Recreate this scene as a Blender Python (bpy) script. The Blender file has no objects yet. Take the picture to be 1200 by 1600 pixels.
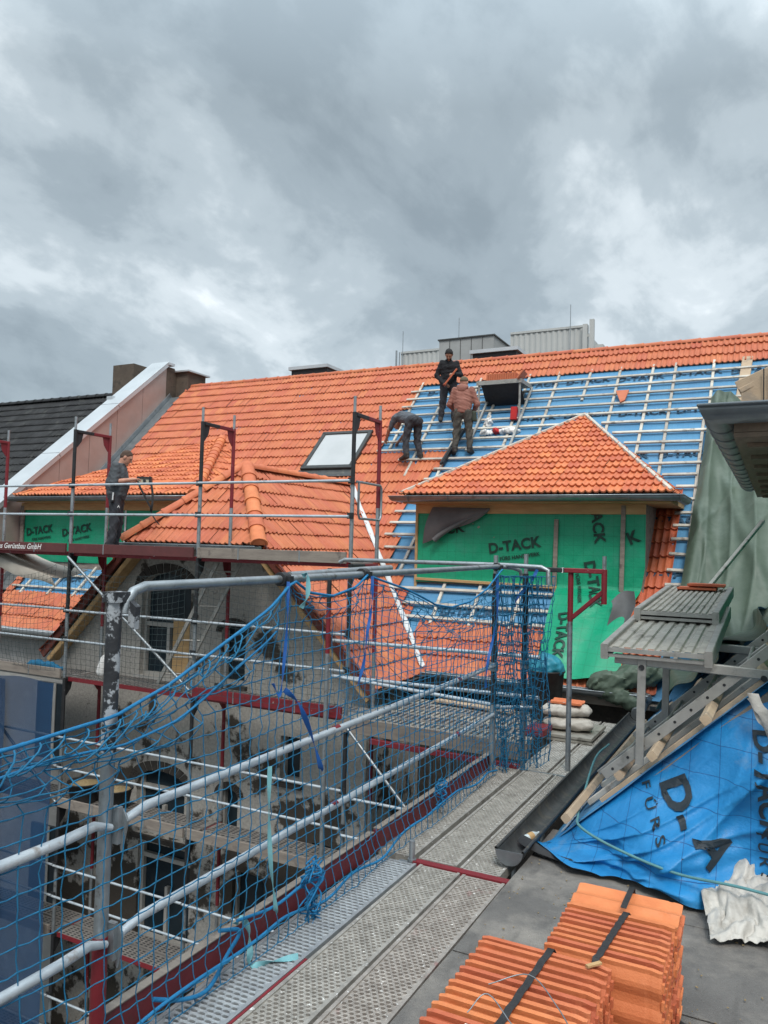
import bpy, bmesh, math, random
import numpy as np
from mathutils import Vector, Matrix
random.seed(7)
RNG = np.random.default_rng(7)
SC = bpy.context.scene
COL = SC.collection
PI = math.pi

# ---------------------------------------------------------------- camera
def make_camera():
    yaw, pitch, roll = math.radians(27.1), math.radians(2.55), math.radians(1.55)
    fw = Vector((-math.sin(yaw)*math.cos(pitch), math.cos(yaw)*math.cos(pitch), math.sin(pitch)))
    r0 = Vector((math.cos(yaw), math.sin(yaw), 0)); u0 = r0.cross(fw)
    R = r0*math.cos(roll)+u0*math.sin(roll); U = u0*math.cos(roll)-r0*math.sin(roll)
    m = Matrix(((R.x, U.x, -fw.x, 0), (R.y, U.y, -fw.y, 0), (R.z, U.z, -fw.z, 2.3), (0, 0, 0, 1)))
    cd = bpy.data.cameras.new('camera'); cd.sensor_fit = 'VERTICAL'; cd.sensor_height = 36
    cd.lens = 36*1213/1600; cd.clip_start = .05; cd.clip_end = 2000
    co = bpy.data.objects.new('camera', cd); co.matrix_world = m; COL.objects.link(co); SC.camera = co
make_camera()

# ---------------------------------------------------------------- sky and sun
def make_world():
    w = bpy.data.worlds.new('World'); SC.world = w; w.use_nodes = True
    nt = w.node_tree; nt.nodes.clear(); N = nt.nodes.new; L = nt.links.new
    out = N('ShaderNodeOutputWorld'); mix = N('ShaderNodeMixShader'); mix.inputs[0].default_value = .93
    sky = N('ShaderNodeTexSky'); sky.sky_type = 'NISHITA'; sky.sun_disc = False
    sky.sun_elevation = math.radians(52); sky.sun_rotation = math.radians(150)
    b1 = N('ShaderNodeBackground'); b1.inputs[1].default_value = .1; L(sky.outputs[0], b1.inputs[0])
    b2 = N('ShaderNodeBackground')
    tc = N('ShaderNodeTexCoord'); sp = N('ShaderNodeSeparateXYZ'); L(tc.outputs['Generated'], sp.inputs[0])
    def math_(op, a, b=None):
        n = N('ShaderNodeMath'); n.operation = op
        for i, q in enumerate((a, b)):
            if q is None: continue
            if isinstance(q, (int, float)): n.inputs[i].default_value = q
            else: L(q, n.inputs[i])
        return n.outputs[0]
    zc = math_('MAXIMUM', sp.outputs[2], 0.0); zp = math_('ADD', zc, .42)
    cx = math_('DIVIDE', sp.outputs[0], zp); cy = math_('DIVIDE', sp.outputs[1], zp)
    cm = N('ShaderNodeCombineXYZ'); L(cx, cm.inputs[0]); L(cy, cm.inputs[1])
    mp = N('ShaderNodeMapping'); L(cm.outputs[0], mp.inputs[0])
    mp.inputs['Location'].default_value = (8.8, 4.1, 3.0); mp.inputs['Rotation'].default_value = (0, 0, math.radians(24)); mp.inputs['Scale'].default_value = (1.0, .74, 1)
    def noise(scale, detail, rough, dist):
        n = N('ShaderNodeTexNoise'); n.inputs['Scale'].default_value = scale; n.inputs['Detail'].default_value = detail
        n.inputs['Roughness'].default_value = rough; n.inputs['Distortion'].default_value = dist
        L(mp.outputs[0], n.inputs['Vector']); return n.outputs[0]
    a = noise(1.55, 6, .5, .25); b = noise(4.2, 8, .55, .3); c = noise(12, 7, .6, .2)
    s = math_('ADD', math_('ADD', math_('MULTIPLY', a, .50), math_('MULTIPLY', b, .39)), math_('MULTIPLY', c, .12))
    cr = N('ShaderNodeValToRGB'); L(s, cr.inputs[0]); e = cr.color_ramp; e.interpolation = 'EASE'
    e.elements[0].position = .375; e.elements[0].color = (.215, .262, .295, 1)
    e.elements[1].position = .645; e.elements[1].color = (.80, .85, .88, 1)
    for p, c in ((.45, (.272, .326, .362, 1)), (.51, (.365, .425, .462, 1)), (.57, (.52, .58, .615, 1))):
        q = e.elements.new(p); q.color = c
    L(cr.outputs[0], b2.inputs[0])
    # an overcast sky is brighter overhead than near the horizon
    st = N('ShaderNodeMapRange'); L(sp.outputs[2], st.inputs[0])
    st.inputs[1].default_value = .5; st.inputs[2].default_value = .95; st.inputs[3].default_value = 1.0; st.inputs[4].default_value = 3.3
    L(st.outputs[0], b2.inputs[1])
    L(b1.outputs[0], mix.inputs[1]); L(b2.outputs[0], mix.inputs[2]); L(mix.outputs[0], out.inputs[0])
    sl = bpy.data.lights.new('sun', 'SUN'); sl.energy = 1.5; sl.angle = math.radians(18); sl.color = (1, .94, .86)
    so = bpy.data.objects.new('sun', sl); COL.objects.link(so)
    el, az = math.radians(52), math.radians(150)    # azimuth clockwise from +Y
    d = Vector((math.sin(az)*math.cos(el), math.cos(az)*math.cos(el), math.sin(el)))
    so.rotation_euler = d.to_track_quat('Z', 'Y').to_euler(); so.location = (6, -10, 25)
make_world()
SC.view_settings.view_transform = 'Standard'; SC.view_settings.look = 'None'
SC.view_settings.exposure = 0.55; SC.view_settings.gamma = 1.0
SC.render.engine = 'CYCLES'
SC.cycles.max_bounces = 8; SC.cycles.transparent_max_bounces = 24
SC.cycles.use_denoising = True

# ---------------------------------------------------------------- materials
MATS = {}
def mat(name, c1, c2=None, scale=6, rough=.7, bump=0., bscale=60, metal=0., stain=None, stain_scale=3, stain_at=.6,
        stain_soft=.06, tint=0., grid=None, wave=None, spec=.4, stretch=None, streak=None):
    """Procedural: two-tone noise, optional stains with their own shape, fine bump, printed grid, per-piece tint."""
    if name in MATS: return MATS[name]
    m = bpy.data.materials.new(name); m.use_nodes = True; MATS[name] = m
    nt = m.node_tree; N = nt.nodes.new; L = nt.links.new
    bs = nt.nodes['Principled BSDF']; bs.inputs['Roughness'].default_value = rough; bs.inputs['Metallic'].default_value = metal
    bs.inputs['Specular IOR Level'].default_value = spec
    tc = N('ShaderNodeTexCoord'); vec = tc.outputs['Object']
    if stretch:
        mp = N('ShaderNodeMapping'); mp.inputs['Scale'].default_value = stretch; L(vec, mp.inputs[0]); svec = mp.outputs[0]
    else: svec = vec
    def nz(sc, v=None, det=7, ro=.6):
        n = N('ShaderNodeTexNoise'); n.inputs['Scale'].default_value = sc; n.inputs['Detail'].default_value = det
        n.inputs['Roughness'].default_value = ro; L(v or svec, n.inputs['Vector']); return n.outputs[0]
    def mixc(f, a, b, mode='MIX'):
        x = N('ShaderNodeMix'); x.data_type = 'RGBA'; x.blend_type = mode
        for s, q in ((0, f), (6, a), (7, b)):
            if isinstance(q, (tuple, list)): x.inputs[s].default_value = (*q[:3], 1)
            elif isinstance(q, (int, float)): x.inputs[s].default_value = q
            else: L(q, x.inputs[s])
        return x.outputs[2]
    def rng(v, lo, hi, a=0., b=1.):
        x = N('ShaderNodeMapRange'); L(v, x.inputs[0]); x.inputs[1].default_value = lo; x.inputs[2].default_value = hi
        x.inputs[3].default_value = a; x.inputs[4].default_value = b; return x.outputs[0]
    def mt(op, a, b=None):
        n = N('ShaderNodeMath'); n.operation = op
        for i, q in enumerate((a, b)):
            if q is None: continue
            if isinstance(q, (int, float)): n.inputs[i].default_value = q
            else: L(q, n.inputs[i])
        return n.outputs[0]
    c2 = c2 or tuple(x*.8 for x in c1)
    col = mixc(rng(nz(scale), .36, .66), c1, c2)
    if tint:
        at = N('ShaderNodeAttribute'); at.attribute_name = 'tint'
        f = rng(at.outputs['Fac'], 0, 1, 1-tint, 1+tint)
        hsv = N('ShaderNodeHueSaturation'); L(f, hsv.inputs['Value']); L(col, hsv.inputs['Color'])
        L(rng(at.outputs['Fac'], 0, 1, .492, .508), hsv.inputs['Hue']); col = hsv.outputs[0]
    if stain:
        f = rng(nz(stain_scale, vec, 9, .65), stain_at-stain_soft, stain_at+stain_soft)
        col = mixc(f, col, stain)
    if streak:
        mp2 = N('ShaderNodeMapping'); mp2.inputs['Scale'].default_value = streak[1]; L(vec, mp2.inputs[0])
        f = rng(nz(1.0, mp2.outputs[0], 6, .6), streak[2], streak[2]+.15, 0, streak[3]); col = mixc(f, col, streak[0])
    if grid:      # printed lines: (axis a, axis b, pitch, width, colour, strength, diag-scale)
        sp = N('ShaderNodeSeparateXYZ'); L(vec, sp.inputs[0])
        a, b, pitch, wd, gc, stg, kb = grid
        la = mt('LESS_THAN', mt('FRACT', mt('DIVIDE', sp.outputs[a], pitch)), wd/pitch)
        lb = mt('LESS_THAN', mt('FRACT', mt('DIVIDE', sp.outputs[b], pitch/kb)), wd/pitch)
        f = mt('MULTIPLY', mt('MAXIMUM', la, lb), stg); col = mixc(f, col, gc)
    L(col, bs.inputs['Base Color'])
    if bump:
        bn = N('ShaderNodeBump'); bn.inputs['Strength'].default_value = min(1, bump); bn.inputs['Distance'].default_value = .02*max(1, bump)
        L(nz(bscale, svec, 6, .6), bn.inputs['Height']); L(bn.outputs[0], bs.inputs['Normal'])
    if rough < .95:
        L(rng(nz(scale*2.3), .3, .7, max(.05, rough-.12), min(1, rough+.12)), bs.inputs['Roughness'])
    return m

TILE = mat('fired clay tile', (.53, .162, .078), (.46, .130, .060), 3, .62, .25, 90, tint=.08, stain=(.46, .125, .055), stain_scale=2.2, stain_at=.64, stain_soft=.1)
TILE_N = mat('new clay tile', (.60, .18, .075), (.51, .14, .056), 7, .6, .2, 120, tint=.16, stain=(.68, .24, .11), stain_scale=5, stain_at=.66, stain_soft=.1)
TILE_D = mat('darker red tile', (.52, .13, .06), (.40, .095, .042), 4, .55, .2, 90, tint=.22)
TILE_K = mat('black concrete tile', (.022, .023, .025), (.012, .013, .015), 2, .75, .3, 50, tint=.3, stain=(.05, .052, .05), stain_scale=2.5, stain_at=.62)
ZINC = mat('zinc sheet', (.30, .325, .34), (.22, .245, .26), 5, .42, .05, 40, metal=.75, stain=(.17, .18, .18), stain_scale=4, stain_at=.64)
ZINC_D = mat('dark zinc gutter', (.085, .09, .092), (.055, .058, .06), 6, .5, .08, 40, metal=.45, stain=(.16, .15, .13), stain_scale=7, stain_at=.63, streak=((.18, .16, .12), (3, 9, 9), .55, .5))
ALU_W = mat('pale new metal flashing', (.56, .59, .61), (.48, .51, .53), 1.2, .4, metal=.5)
CLAD = mat('reddish metal cladding', (.42, .345, .32), (.36, .29, .265), 1.5, .4, .03, 30, metal=.35)
GALV = mat('galvanised steel tube', (.37, .40, .42), (.27, .30, .32), 9, .42, .12, 70, metal=.7, stain=(.18, .17, .16), stain_scale=14, stain_at=.62)
GALV_L = mat('bright galvanised rail', (.52, .57, .61), (.40, .45, .49), 8, .45, .12, 70, metal=.4, stain=(.30, .27, .25), stain_scale=10, stain_at=.64)
BLACKP = mat('flaking black paint', (.022, .024, .028), (.035, .037, .042), 6, .5, .25, 40, stain=(.33, .355, .38), stain_scale=13, stain_at=.545, stain_soft=.02)
BLACKS = mat('black painted steel', (.016, .017, .019), (.026, .027, .03), 9, .5, .1, 60, stain=(.12, .12, .125), stain_scale=14, stain_at=.68, stain_soft=.03)  # also paints the shade below the walkway plank holes
REDP = mat('worn red paint', (.20, .018, .026), (.15, .016, .022), 8, .5, .15, 60, stain=(.32, .29, .28), stain_scale=13, stain_at=.67, stain_soft=.03)
REDB = mat('dark red toe board', (.155, .022, .028), (.12, .018, .024), 5, .55, .15, 30, stain=(.09, .03, .03), stain_scale=5, stain_at=.6)
REDG = mat('maroon toe board', (.12, .035, .035), (.09, .03, .03), 5, .7, .15, 30)
WOODG = mat('weathered grey timber', (.27, .235, .20), (.19, .16, .14), 3, .85, .3, 40, stretch=(1, 6, 6), stain=(.12, .10, .09), stain_scale=6, stain_at=.63)
WOODR = mat('reddish stained board', (.17, .095, .08), (.12, .065, .058), 3, .8, .3, 40, stretch=(1, 7, 7), stain=(.24, .19, .17), stain_scale=6, stain_at=.63)
WOODN = mat('raw spruce batten', (.47, .36, .25), (.37, .275, .19), 3, .8, .2, 50, stretch=(2, 2, 2), stain=(.28, .23, .18), stain_scale=5, stain_at=.6, tint=.18)
BATT = mat('grey weathered roof batten', (.56, .53, .47), (.43, .40, .35), 4, .85, .2, 40, stain=(.24, .21, .18), stain_scale=6, stain_at=.6, tint=.2)
WOODY = mat('yellow pine board', (.50, .33, .16), (.40, .25, .115), 3, .75, .15, 40, stretch=(1, 5, 5))
WOODB = mat('brown verge board', (.15, .04, .028), (.11, .03, .022), 3, .7, .15, 40, stretch=(1, 5, 5))
BLUE_R = mat('blue roof membrane', (.07, .235, .42), (.095, .27, .45), 1.3, .6, .35, 7, grid=(0, 1, .1, .004, (.02, .10, .26), .35, 1.414), stain=(.10, .24, .42), stain_scale=1.6, stain_at=.62, stain_soft=.12)
BLUE_T = mat('bright blue membrane', (.012, .195, .47), (.02, .235, .53), 1.6, .5, .5, 16, grid=(0, 2, .2, .0045, (.006, .045, .16), .75, 1.0), stain=(.14, .24, .36), stain_scale=2.6, stain_at=.67, stain_soft=.1)
GREEN_M = mat('green membrane', (.004, .27, .14), (.006, .31, .165), 1.5, .45, .5, 9, stain=(.03, .27, .17), stain_scale=2.2, stain_at=.62, stain_soft=.1, grid=(0, 2, .16, .005, (.003, .12, .06), .55, 1.0))
GREY_U = mat('grey membrane underside', (.13, .135, .14), (.10, .10, .105), 3, .8, .2, 20)
BLACKM = mat('black membrane underside', (.018, .019, .021), (.03, .031, .034), 3, .7, .2, 20)
OLIVE = mat('olive tarpaulin', (.082, .115, .085), (.06, .088, .064), 1.6, .55, .35, 9, stain=(.11, .145, .115), stain_scale=2.2, stain_at=.62, stain_soft=.12)
INK = mat('dark print', (.012, .022, .03), (.02, .03, .04), 12, .6)
INK_R = mat('faded print on roof membrane', (.018, .055, .10), (.03, .08, .14), 5, .7)
INK_G = mat('print on green membrane', (.004, .03, .022), (.008, .05, .034), 8, .6)
WHITEP = mat('white lettering', (.78, .77, .76), (.68, .67, .66), 9, .6)
BITUM = mat('bitumen roofing felt', (.17, .162, .153), (.12, .115, .11), 3.2, .85, .6, 120, stain=(.27, .25, .225), stain_scale=2.4, stain_at=.6, stain_soft=.10, streak=((.07, .067, .064), (5, 1.2, 1), .56, .6))
PERF = mat('perforated deck steel', (.44, .42, .385), (.29, .275, .25), 11, .5, .25, 70, metal=.35, stain=(.80, .79, .76), stain_scale=22, stain_at=.635, stain_soft=.015, streak=((.16, .145, .13), (5, 4, 4), .56, .6))
PERF_R = mat('perforated deck steel with red spill', (.42, .385, .35), (.28, .25, .225), 11, .5, .25, 70, metal=.35, stain=(.80, .78, .75), stain_scale=24, stain_at=.64, stain_soft=.015, streak=((.34, .07, .075), (6, 3, 3), .62, .7))
PERF_G = mat('grey slotted deck steel', (.42, .445, .46), (.32, .34, .36), 8, .42, .15, 60, metal=.45, stain=(.55, .55, .53), stain_scale=20, stain_at=.70, stain_soft=.02)
PERF_F = mat('far deck steel', (.30, .28, .26), (.22, .205, .19), 7, .6, .2, 70, metal=.3, stain=(.45, .42, .40), stain_scale=12, stain_at=.66)
ALU = mat('dull aluminium', (.40, .39, .365), (.31, .305, .285), 7, .5, .12, 80, metal=.55, stain=(.24, .235, .22), stain_scale=8, stain_at=.63)
ALU_S = mat('dirty corrugated aluminium', (.42, .40, .35), (.32, .305, .27), 5, .55, .12, 60, metal=.4, stain=(.20, .19, .165), stain_scale=6, stain_at=.60)
ROPE = mat('blue net cord', (.008, .125, .25), (.012, .16, .31), 30, .65, .4, 300)
ROPE_B = mat('blue rope', (.008, .16, .36), (.014, .20, .43), 25, .65, .5, 250)
NETD = mat('dark green net cord', (.03, .05, .055), (.04, .065, .07), 20, .8)
STRAP = mat('blue strap', (.008, .075, .28), (.012, .10, .36), 20, .6)
STRAP_T = mat('pale teal strap', (.18, .42, .46), (.14, .34, .38), 20, .6)
STRAP_K = mat('black strap', (.022, .022, .024), (.032, .032, .034), 20, .6, .3, 200)
DUST = mat('blue dust sheet', (.03, .065, .20), (.045, .09, .25), 1.2, .7, .2, 30)
GLASS = mat('dark window glass', (.012, .022, .03), (.02, .032, .042), 1.5, .12)
FRAMEW = mat('old grey window frame', (.40, .39, .365), (.32, .31, .29), 6, .7)
FRAMED = mat('dark skylight frame', (.06, .063, .062), (.045, .047, .047), 6, .45, metal=.4)
SKYGL = mat('skylight pane under film', (.46, .48, .49), (.40, .42, .43), 1.2, .18)
CONC = mat('concrete panel', (.34, .35, .35), (.29, .30, .30), .8, .85, .1, 8)
CORR = mat('pale corrugated steel', (.47, .48, .47), (.42, .43, .42), .6, .5)
BRICKB = mat('brown rendered chimney', (.115, .09, .07), (.085, .066, .052), 3, .9, .4, 25, stain=(.06, .05, .042), stain_scale=4, stain_at=.6)
PLAST = mat('pale plaster', (.36, .355, .34), (.28, .275, .26), 2, .9, .3, 50, stain=(.42, .41, .40), stain_scale=2, stain_at=.6)
STONE = mat('dark old masonry', (.055, .048, .042), (.03, .027, .025), 5, .9, .6, 12, stain=(.13, .115, .10), stain_scale=6, stain_at=.66)
SACK = mat('dusty sack', (.50, .47, .42), (.40, .37, .33), 8, .85, .35, 30)
PVCW = mat('dirty white plastic sheet', (.52, .50, .46), (.38, .365, .335), 4, .45, .6, 14, stain=(.25, .23, .20), stain_scale=5, stain_at=.58, stain_soft=.1)
WHITE = mat('white plastic', (.75, .75, .74), (.66, .66, .65), 5, .5)
REDPL = mat('red plastic', (.50, .02, .02), (.40, .015, .015), 5, .4)
CANVAS = mat('beige canvas', (.42, .39, .34), (.34, .31, .27), 3, .85, .3, 20)
BUCK = mat('black mortar tub', (.018, .019, .02), (.03, .031, .033), 6, .6)
SAND = mat('sand', (.32, .24, .13), (.26, .19, .10), 20, .95, .6, 80)
EARTH = mat('courtyard ground', (.06, .056, .05), (.09, .085, .075), 1.5, .95, .4, 6)
TEAL = mat('teal cord', (.10, .26, .28), (.08, .21, .23), 20, .7)
MEMW = mat('white flashing strip', (.62, .64, .65), (.52, .54, .55), 4, .5, .15, 20)
# people
SKIN1 = mat('light skin', (.52, .27, .19), (.45, .22, .155), 12, .55)
SKIN2 = mat('tan skin', (.36, .19, .125), (.30, .155, .10), 12, .55)
HAIRB = mat('brown hair', (.085, .048, .032), (.055, .032, .022), 40, .7, .5, 200)
HAIRK = mat('black hair', (.008, .008, .009), (.014, .013, .013), 40, .7, .5, 200)
SHIRTG = mat('charcoal shirt cloth', (.075, .083, .092), (.06, .066, .074), 9, .9, .35, 18)
SHIRTB = mat('blue grey shirt cloth', (.10, .112, .13), (.08, .09, .106), 9, .9, .35, 18)
JACKET = mat('black jacket cloth', (.008, .009, .012), (.013, .014, .018), 9, .85, .35, 18)
HOODIE = mat('dusty rose hoodie cloth', (.30, .135, .105), (.24, .105, .082), 9, .9, .35, 18)
TROUG = mat('dark grey work trousers', (.032, .034, .042), (.046, .048, .056), 9, .9, .4, 18)
TROUO = mat('dusty grey work trousers', (.052, .05, .045), (.075, .07, .06), 6, .9, .4, 18, stain=(.12, .105, .085), stain_scale=5, stain_at=.62)
SHOE = mat('work shoe leather', (.02, .018, .017), (.04, .036, .032), 12, .7, .3, 40)
CAPM = mat('khaki cap cloth', (.14, .115, .075), (.11, .09, .06), 12, .9)
EAVEW = mat('greyed eaves board', (.25, .195, .145), (.18, .14, .105), 3, .8, .2, 40, stretch=(5, 1, 5))
# ---------------------------------------------------------------- mesh builder
class MB:
    def __init__(s):
        s.v, s.f, s.m, s.s, s.t = [], [], [], [], []; s.n = 0
        s.cm, s.ct = 0, .5
    def add(s, verts, faces, smooth=False, m=None, t=None):
        b = s.n
        s.v.extend([tuple(map(float, p)) for p in verts]); s.n += len(verts)
        m = s.cm if m is None else m; t = s.ct if t is None else t
        for f in faces:
            s.f.append(tuple(b+i for i in f)); s.m.append(m); s.s.append(smooth); s.t.append(t)
        return s
    def box(s, x0, y0, z0, x1, y1, z1, **k):
        v = [(x, y, z) for z in (z0, z1) for y in (y0, y1) for x in (x0, x1)]
        return s.add(v, [(0, 2, 3, 1), (4, 5, 7, 6), (0, 1, 5, 4), (2, 6, 7, 3), (0, 4, 6, 2), (1, 3, 7, 5)], **k)
    def beam(s, a, b, w, h, up=(0, 0, 1), c=None, **k):
        """bar from a to b, w wide across, h along up, with small chamfers"""
        a, b = Vector(a), Vector(b); d = (b-a).normalized(); up = Vector(up)
        x = d.cross(up)
        if x.length < 1e-4: x = d.cross(Vector((1, 0, 0)))
        x.normalize(); u = x.cross(d).normalized()
        c = min(w, h)*.12 if c is None else c
        hw, hh = w/2, h/2
        pr = [(-hw+c, -hh), (hw-c, -hh), (hw, -hh+c), (hw, hh-c), (hw-c, hh), (-hw+c, hh), (-hw, hh-c), (-hw, -hh+c)]
        v = [p+x*q[0]+u*q[1] for p in (a, b) for q in pr]
        f = [(i, (i+1) % 8, 8+(i+1) % 8, 8+i) for i in range(8)]+[tuple(range(7, -1, -1)), tuple(range(8, 16))]
        return s.add(v, f, **k)
    def tube(s, pts, r, n=8, caps=True, smooth=True, flat=1.0, **k):
        P = [Vector(p) for p in pts]; m = len(P)
        rs = r if isinstance(r, (list, tuple)) else [r]*m
        T = []
        for i in range(m):
            t = (P[min(i+1, m-1)]-P[max(i-1, 0)])
            T.append(t.normalized() if t.length > 1e-9 else Vector((0, 0, 1)))
        ref = Vector((0, 0, 1)) if abs(T[0].z) < .9 else Vector((1, 0, 0))
        x = T[0].cross(ref).normalized(); v = []
        for i in range(m):
            x = (x-T[i]*x.dot(T[i]))
            x = x.normalized() if x.length > 1e-6 else T[i].orthogonal().normalized()
            y = T[i].cross(x)
            for j in range(n):
                a = 2*PI*j/n; v.append(P[i]+x*(math.cos(a)*rs[i])+y*(math.sin(a)*rs[i]*flat))
        f = [(i*n+j, i*n+(j+1) % n, (i+1)*n+(j+1) % n, (i+1)*n+j) for i in range(m-1) for j in range(n)]
        s.add(v, f, smooth=smooth, **k)
        if caps: s.add(v[:n]+v[-n:], [tuple(range(n-1, -1, -1)), tuple(range(n, 2*n))], **k)
        return s
    def pole(s, a, b, r, n=10, **k):
        return s.tube([a, b], r, n, **k)
    def grid(s, P, smooth=True, flip=False, wrap=False, **k):
        P = np.asarray(P, float); nu, nv = P.shape[:2]
        f = []
        for i in range(nu-1):
            for j in range(nv if wrap else nv-1):
                q = (i*nv+j, (i+1)*nv+j, (i+1)*nv+(j+1) % nv, i*nv+(j+1) % nv)
                f.append(q[::-1] if flip else q)
        return s.add(P.reshape(-1, 3), f, smooth=smooth, **k)
    def sheet(s, P, th, m_back=None, smooth=True, **k):
        """cloth or membrane of real thickness"""
        P = np.asarray(P, float)
        du = np.gradient(P, axis=0); dv = np.gradient(P, axis=1); n = np.cross(du, dv)
        n /= (np.linalg.norm(n, axis=2, keepdims=True)+1e-9); Q = P-n*th
        s.grid(P, smooth, **k)
        kk = dict(k)
        if m_back is not None: kk['m'] = m_back
        s.grid(Q, smooth, flip=True, **kk)
        for A, B, fl in ((P[0], Q[0], 0), (P[-1], Q[-1], 1), (P[:, 0], Q[:, 0], 1), (P[:, -1], Q[:, -1], 0)):
            s.grid(np.stack([A, B]), False, flip=bool(fl), **kk)
        return s
    def prism(s, poly, vec, **k):
        n = len(poly); vec = Vector(vec); a = [Vector(p) for p in poly]; b = [p+vec for p in a]
        f = [tuple(range(n-1, -1, -1)), tuple(range(n, 2*n))]+[(i, (i+1) % n, n+(i+1) % n, n+i) for i in range(n)]
        return s.add(a+b, f, **k)
    def sweep(s, prof, pts, up=(0, 0, 1), smooth=True, closed=False, flip=False, **k):
        """profile (x across, y up) swept along points with mitred corners"""
        P = [Vector(p) for p in pts]; up = Vector(up); rows = []
        for i in range(len(P)):
            d0 = (P[i]-P[i-1]).normalized() if i else None
            d1 = (P[i+1]-P[i]).normalized() if i < len(P)-1 else None
            d = d0 or d1
            if d0 and d1:
                d = (d0+d1).normalized()
            x = d.cross(up).normalized(); kx = 1/max(.3, d.dot(d0 or d1)); u = x.cross(d)
            rows.append([P[i]+x*(q[0]*kx)+u*q[1] for q in prof])
        return s.grid(rows, smooth, wrap=closed, flip=flip, **k)
    def clip(s, start, p, n):
        """keep what lies on the +n side, for faces from index start on"""
        p, n = Vector(p), Vector(n); out = []
        keep_f, keep_m, keep_s, keep_t = s.f[:start], s.m[:start], s.s[:start], s.t[:start]
        d = {}
        def dist(i):
            if i not in d: d[i] = (Vector(s.v[i])-p).dot(n)
            return d[i]
        for q in range(start, len(s.f)):
            f = s.f[q]; ds = [dist(i) for i in f]
            if min(ds) >= 0: g = f
            elif max(ds) <= 0: continue
            else:
                g = []
                for i in range(len(f)):
                    a, b = f[i], f[(i+1) % len(f)]; da, db = dist(a), dist(b)
                    if da >= 0: g.append(a)
                    if (da > 0) != (db > 0) and abs(da-db) > 1e-12 and da*db < 0:
                        s.v.append(tuple(Vector(s.v[a]).lerp(Vector(s.v[b]), da/(da-db)))); g.append(s.n); s.n += 1
                if len(g) < 3: continue
            keep_f.append(tuple(g)); keep_m.append(s.m[q]); keep_s.append(s.s[q]); keep_t.append(s.t[q])
        s.f, s.m, s.s, s.t = keep_f, keep_m, keep_s, keep_t
        return s
    def text(s, string, fn, size=1., bold=.02, shear=0., spacing=1., fine=0, **k):
        """lettering; fn maps (x, y) of the flat text to a point in space"""
        cu = bpy.data.curves.new('t', 'FONT'); cu.body = string; cu.size = size; cu.offset = bold*size; cu.shear = shear
        cu.space_character = spacing; cu.resolution_u = 3; cu.fill_mode = 'FRONT'
        ob = bpy.data.objects.new('t', cu); COL.objects.link(ob)
        dg = bpy.context.evaluated_depsgraph_get(); me = bpy.data.meshes.new_from_object(ob.evaluated_get(dg))
        bm = bmesh.new(); bm.from_mesh(me); bmesh.ops.triangulate(bm, faces=bm.faces[:])
        for _ in range(fine):
            bmesh.ops.subdivide_edges(bm, edges=[e for e in bm.edges if e.calc_length() > .12*size], cuts=1)
            bmesh.ops.triangulate(bm, faces=bm.faces[:])
        bm.verts.index_update()
        s.add([fn(v.co.x, v.co.y) for v in bm.verts], [tuple(v.index for v in f.verts) for f in bm.faces], **k)
        bm.free(); bpy.data.objects.remove(ob); bpy.data.meshes.remove(me); bpy.data.curves.remove(cu)
        return s
    def build(s, name, mats, parent=None, loc=None, merge=False):
        mats = mats if isinstance(mats, (list, tuple)) else [mats]
        V = np.array(s.v, float) if s.v else np.zeros((0, 3))
        if parent is not None: L = Vector(parent['_w'])
        elif loc is not None: L = Vector(loc)
        elif len(V):
            used = V[sorted({i for f in s.f for i in f})]
            L = Vector(((used[:, 0].min()+used[:, 0].max())/2, (used[:, 1].min()+used[:, 1].max())/2, used[:, 2].min()))
        else: L = Vector((0, 0, 0))
        me = bpy.data.meshes.new(name); me.from_pydata((V-np.array(L)).tolist(), [], s.f)
        for m in mats: me.materials.append(m)
        me.polygons.foreach_set('material_index', s.m); me.polygons.foreach_set('use_smooth', s.s)
        a = me.attributes.new('tint', 'FLOAT', 'FACE'); a.data.foreach_set('value', s.t)
        bm = bmesh.new(); bm.from_mesh(me)
        if merge: bmesh.ops.remove_doubles(bm, verts=bm.verts[:], dist=1e-4)
        loose = [v for v in bm.verts if not v.link_faces]
        if loose: bmesh.ops.delete(bm, geom=loose, context='VERTS')
        bm.to_mesh(me); bm.free()
        me.update()
        o = bpy.data.objects.new(name, me); COL.objects.link(o)
        if parent is not None: o.parent = parent; o['_w'] = parent['_w']
        else: o.location = L; o['_w'] = tuple(L)
        return o

def tag(o, label=None, cat=None, group=None, kind=None):
    for k, v in (('label', label), ('category', cat), ('group', group), ('kind', kind)):
        if v: o[k] = v
    return o
def thing(name, loc, label, cat, group=None):
    o = bpy.data.objects.new(name, None); COL.objects.link(o); o.location = loc; o['_w'] = tuple(map(float, loc))
    o.empty_display_size = .2
    return tag(o, label, cat, group)
def dup(root, loc, rotz=None):
    """a copy of a thing with its parts and sub-parts"""
    r = root.copy(); COL.objects.link(r); r.location = loc; r['_w'] = tuple(map(float, loc))
    if rotz is not None: r.rotation_euler = (0, 0, rotz)
    def kids(src, dst):
        for ch in list(src.children):
            c = ch.copy(); COL.objects.link(c); c.parent = dst; kids(ch, c)
    kids(root, r); return r

def fbm(x, y, seed=0, octv=4):
    """cheap smooth wrinkle function of two arrays"""
    r = np.random.default_rng(seed); z = np.zeros_like(np.asarray(x, float)); a = 1.
    for o in range(octv):
        for _ in range(3):
            th = r.uniform(0, PI); f = (1.7**o)*r.uniform(.8, 1.3); ph = r.uniform(0, 6.28)
            z = z+a*np.sin(f*(x*math.cos(th)+y*math.sin(th))*2+ph+1.3*np.sin(f*.7*(y*math.cos(th)-x*math.sin(th))+ph))
        a *= .55
    return z/3

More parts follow.
